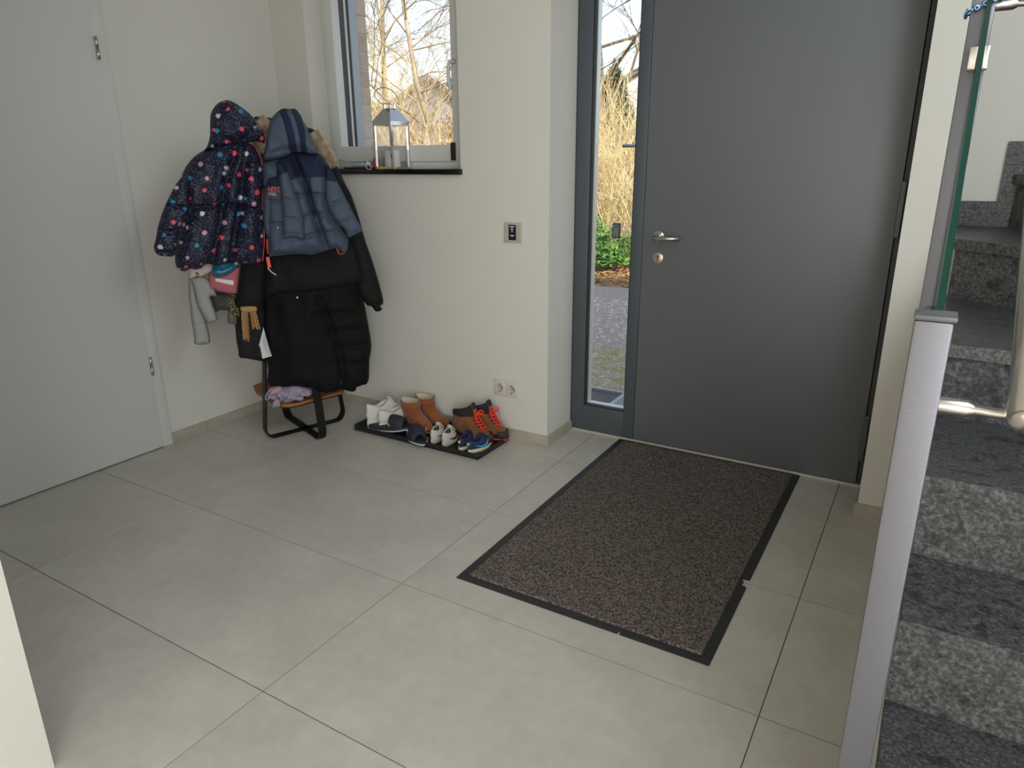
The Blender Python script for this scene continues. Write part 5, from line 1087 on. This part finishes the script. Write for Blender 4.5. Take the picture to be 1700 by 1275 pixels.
for k, (x, y, h_) in enumerate(((-1.5, 9.5, 1.9), (-.5, 9.2, 2.0))): shrub('bare_shrub', 'leafless golden shrub beyond the path straight ahead of the entrance door', (x, y, GZ), h_, 1.2, 18, M_gold, 70 + k, .012, 2, 4, 'golden shrubs beyond the path')
def tree(name, label, base, h, m, seed, r=.14, kids=6, depth=3, lean=(0, 0, 1), group=None):
    rn = random.Random(seed); mb = MB(); base = Vector(base); d = Vector(lean).normalized(); p = base; pts = [p]
    for k in range(7): d = (d + Vector((rn.uniform(-.12, .12), rn.uniform(-.12, .12), .05))).normalized(); p = p + d * h / 7; pts.append(p)
    mb.tube(pts, [r * (1 - .7 * i / 7) for i in range(8)], 8)
    root = thing(name, label, 'tree', tuple(base), 0, group); mb.build('trunk', m, root); mb = MB()
    for k in range(22):
        t = .22 + .78 * k / 22; i = min(int(t * 7), 6); q = pts[i].lerp(pts[i + 1], t * 7 - i); a = k * 2.4 + rn.uniform(-.4, .4)
        grow(mb, q, Vector((math.cos(a), math.sin(a), rn.uniform(.2, .8))).normalized(), h * .42 * (1.2 - t * .6), r * .34 * (1.1 - t * .6), depth, rn, .45, kids, .02)
    mb.build('branches', m, root); return root
tree('bare_tree', 'tall leafless tree behind the golden shrubs of the sidelight', (-4.6, 12.5, GZ), 7, M_dark, 3, .13, 5, 3, (.05, 0, 1))
tree('bare_tree', 'leafless tree with a thick leaning trunk at the window edge', (-7.2, 10.9, GZ), 7, M_bark, 4, .065, 6, 3, (-.02, 0, 1))
tree('bare_tree', 'leafless tree spreading in front of the far houses', (-13.2, 15.9, GZ), 8, M_bark, 6, .11, 6, 3)
tree('bare_tree', 'leafless tree rising beside the brick reveal of the window', (-12.2, 12.0, GZ), 6.5, M_gold, 8, .10, 5, 3, (-.1, 0, 1))
# rhododendron
rh = thing('rhododendron_bush', 'low green rhododendron bush at the edge of the path', 'bush', (-2.65, 8.6, GZ))
lf = MB(); rn = random.Random(12)
for cx, cy, cr, ch in ((-2.75, 8.45, .38, .62), (-2.35, 8.7, .34, .45), (-3.1, 8.7, .4, .75), (-2.5, 8.2, .22, .28)):
    for k in range(260):
        a = rn.uniform(0, 6.3); e = rn.random() ** .5; z_ = rn.random(); c_ = Vector((cx + math.cos(a) * cr * e, cy + math.sin(a) * cr * e, GZ + .06 + ch * (1 - .6 * e * e) * (.3 + .7 * z_)))
        for j in range(3): leafmesh(lf, c_ + Vector((rn.uniform(-.04, .04), rn.uniform(-.04, .04), rn.uniform(-.02, .02))), rn.uniform(.035, .065), rn, .5, 3.2)
o = lf.build('leaves', mat('rhodo_leaf', '6d9a48', .45, col2='3f6a2e', noise_scale=6), rh); o['kind'] = 'stuff'
st_ = MB()
for k in range(14): a = rn.uniform(0, 6.3); grow(st_, Vector((-2.7, 8.55, GZ)), Vector((math.cos(a), math.sin(a), 1.0)).normalized(), .6, .012, 1, rn, .4, 3)
st_.build('stems', M_bark, rh)
# pine
pnr = thing('pine_tree', 'dark green pine tree far behind the sidelight', 'tree', (-7.6, 20, GZ)); pm = MB(); pm.tube([(-7.6, 20, GZ), (-7.6, 20, 4.2)], [.12, .03], 8); pm.build('trunk', M_dark, pnr); lf = MB()
for k in range(3800):
    t = rn.random() ** .8; z_ = .4 + 3.7 * t; R_ = 1.7 * (1 - t) + .15; a = rn.uniform(0, 6.3); e = rn.uniform(.3, 1); leafmesh(lf, (-7.6 + math.cos(a) * R_ * e, 20 + math.sin(a) * R_ * e, z_ - .3 * e), rn.uniform(.10, .22), rn, .4, 4)
o = lf.build('needles', mat('pine_needles', '4f6b52', .8, col2='35503c', noise_scale=3), pnr); o['kind'] = 'stuff'
# beech hedge keeping its brown leaves
hg = thing('beech_hedge', 'clipped beech hedge with golden brown winter leaves', 'hedge', (-12, 14.5, GZ)); lf = MB(); tw = MB()
for k in range(13000):
    t = rn.random(); x = -19 + 13 * t; y = 14.6 + 1.2 * t + rn.uniform(-.45, .45); leafmesh(lf, (x, y, GZ + rn.uniform(.05, 2.7) * (.93 + .07 * math.sin(x * 3))), rn.uniform(.05, .09), rn, .8, 1.7)
o = lf.build('leaves', mat('beech_leaf', 'e0b45e', .7, col2='c08a48', noise_scale=2.5), hg); o['kind'] = 'stuff'
for k in range(60): x = -19 + 13 * k / 60; grow(tw, Vector((x, 14.6 + 1.2 * k / 60, GZ)), Vector((rn.uniform(-.2, .2), rn.uniform(-.2, .2), 1)).normalized(), 1.8, .012, 1, rn, .3, 3)
tw.build('stems', M_bark, hg)
# houses
def house(label, cx, cy, rz_, w, dpt, he, hr, mw, mr, wins):
    h = thing('house', label, 'house', (cx, cy, GZ), rz_); hw = w / 2
    pr = [(-hw, 0), (hw, 0), (hw, he), (0, hr), (-hw, he)]; mb = MB(); n = 5
    mb.add([(x, 0, z) for x, z in pr] + [(x, dpt, z) for x, z in pr], [(0, 1, 2, 3, 4), (9, 8, 7, 6, 5)] + [(i, 5 + i, 5 + (i + 1) % 5, (i + 1) % 5) for i in range(5)]); fixn(mb.build('wall', mw, h, world=False))
    for s in (1, -1):
        sl = (hr - he) / hw; q = [(0, hr + .02), (s * (hw + .5), he - .5 * sl + .02), (s * (hw + .5), he - .5 * sl + .22), (0, hr + .24)]; mb = MB()
        mb.add([(x, -.4, z) for x, z in q] + [(x, dpt + .4, z) for x, z in q], [(0, 1, 2, 3), (7, 6, 5, 4)] + [(i, 4 + i, 4 + (i + 1) % 4, (i + 1) % 4) for i in range(4)]); fixn(mb.build('roof', mr, h, world=False))
    for x0, x1, z0, z1 in wins:
        fr_ = MB(); fr_.box(x0 - .08, x1 + .08, -.06, .0, z0 - .08, z1 + .08); f_ = fr_.build('window', mat('far_window_frame', 'd9dcde', .5), h, world=False)
        MB().box(x0, x1, -.08, -.061, z0, z1).build('pane', mat('far_window_glass', '5a6878', .1, spec=.8), f_, world=False)
    return h
M_plast = mat('far_plaster', 'a59b8b', .9); M_whitep = mat('far_white_plaster', 'bdbab5', .9); M_roof = mat('far_roof_tiles', '5f5755', .8, noise_amt=.2, noise_scale=2); M_bluep = mat('far_slate_wall', '767d8b', .8)
house('beige gabled house with dark roof behind the bare trees', -25.5, 25.5, math.radians(38), 7.5, 9, 3.0, 6.8, M_plast, M_roof, [(-2.3, -1.2, 1.0, 2.4), (.9, 2.0, 1.0, 2.4), (-.6, .6, 3.6, 4.8)])
house('slate grey house with white window behind the hedge', -17.6, 24.0, math.radians(36), 6.0, 7, 2.5, 4.6, M_bluep, M_roof, [(-1.6, -.7, .9, 2.2), (.4, 1.5, .9, 2.2)])
house('white house with low roof far behind the trees', -19.0, 37.5, math.radians(35), 11, 8, 4.2, 6.5, M_whitep, M_roof, [(-4, -2.8, 1.2, 2.6), (-1, .2, 1.2, 2.6), (2, 3.2, 1.2, 2.6)])
house('pale house glimpsed behind the pine tree', -10.2, 30.0, math.radians(15), 9, 7, 2.8, 5.2, M_whitep, M_roof, [(-2.5, -1.2, 1.0, 2.3), (1.0, 2.3, 1.0, 2.3)])
bpy.context.view_layer.update()
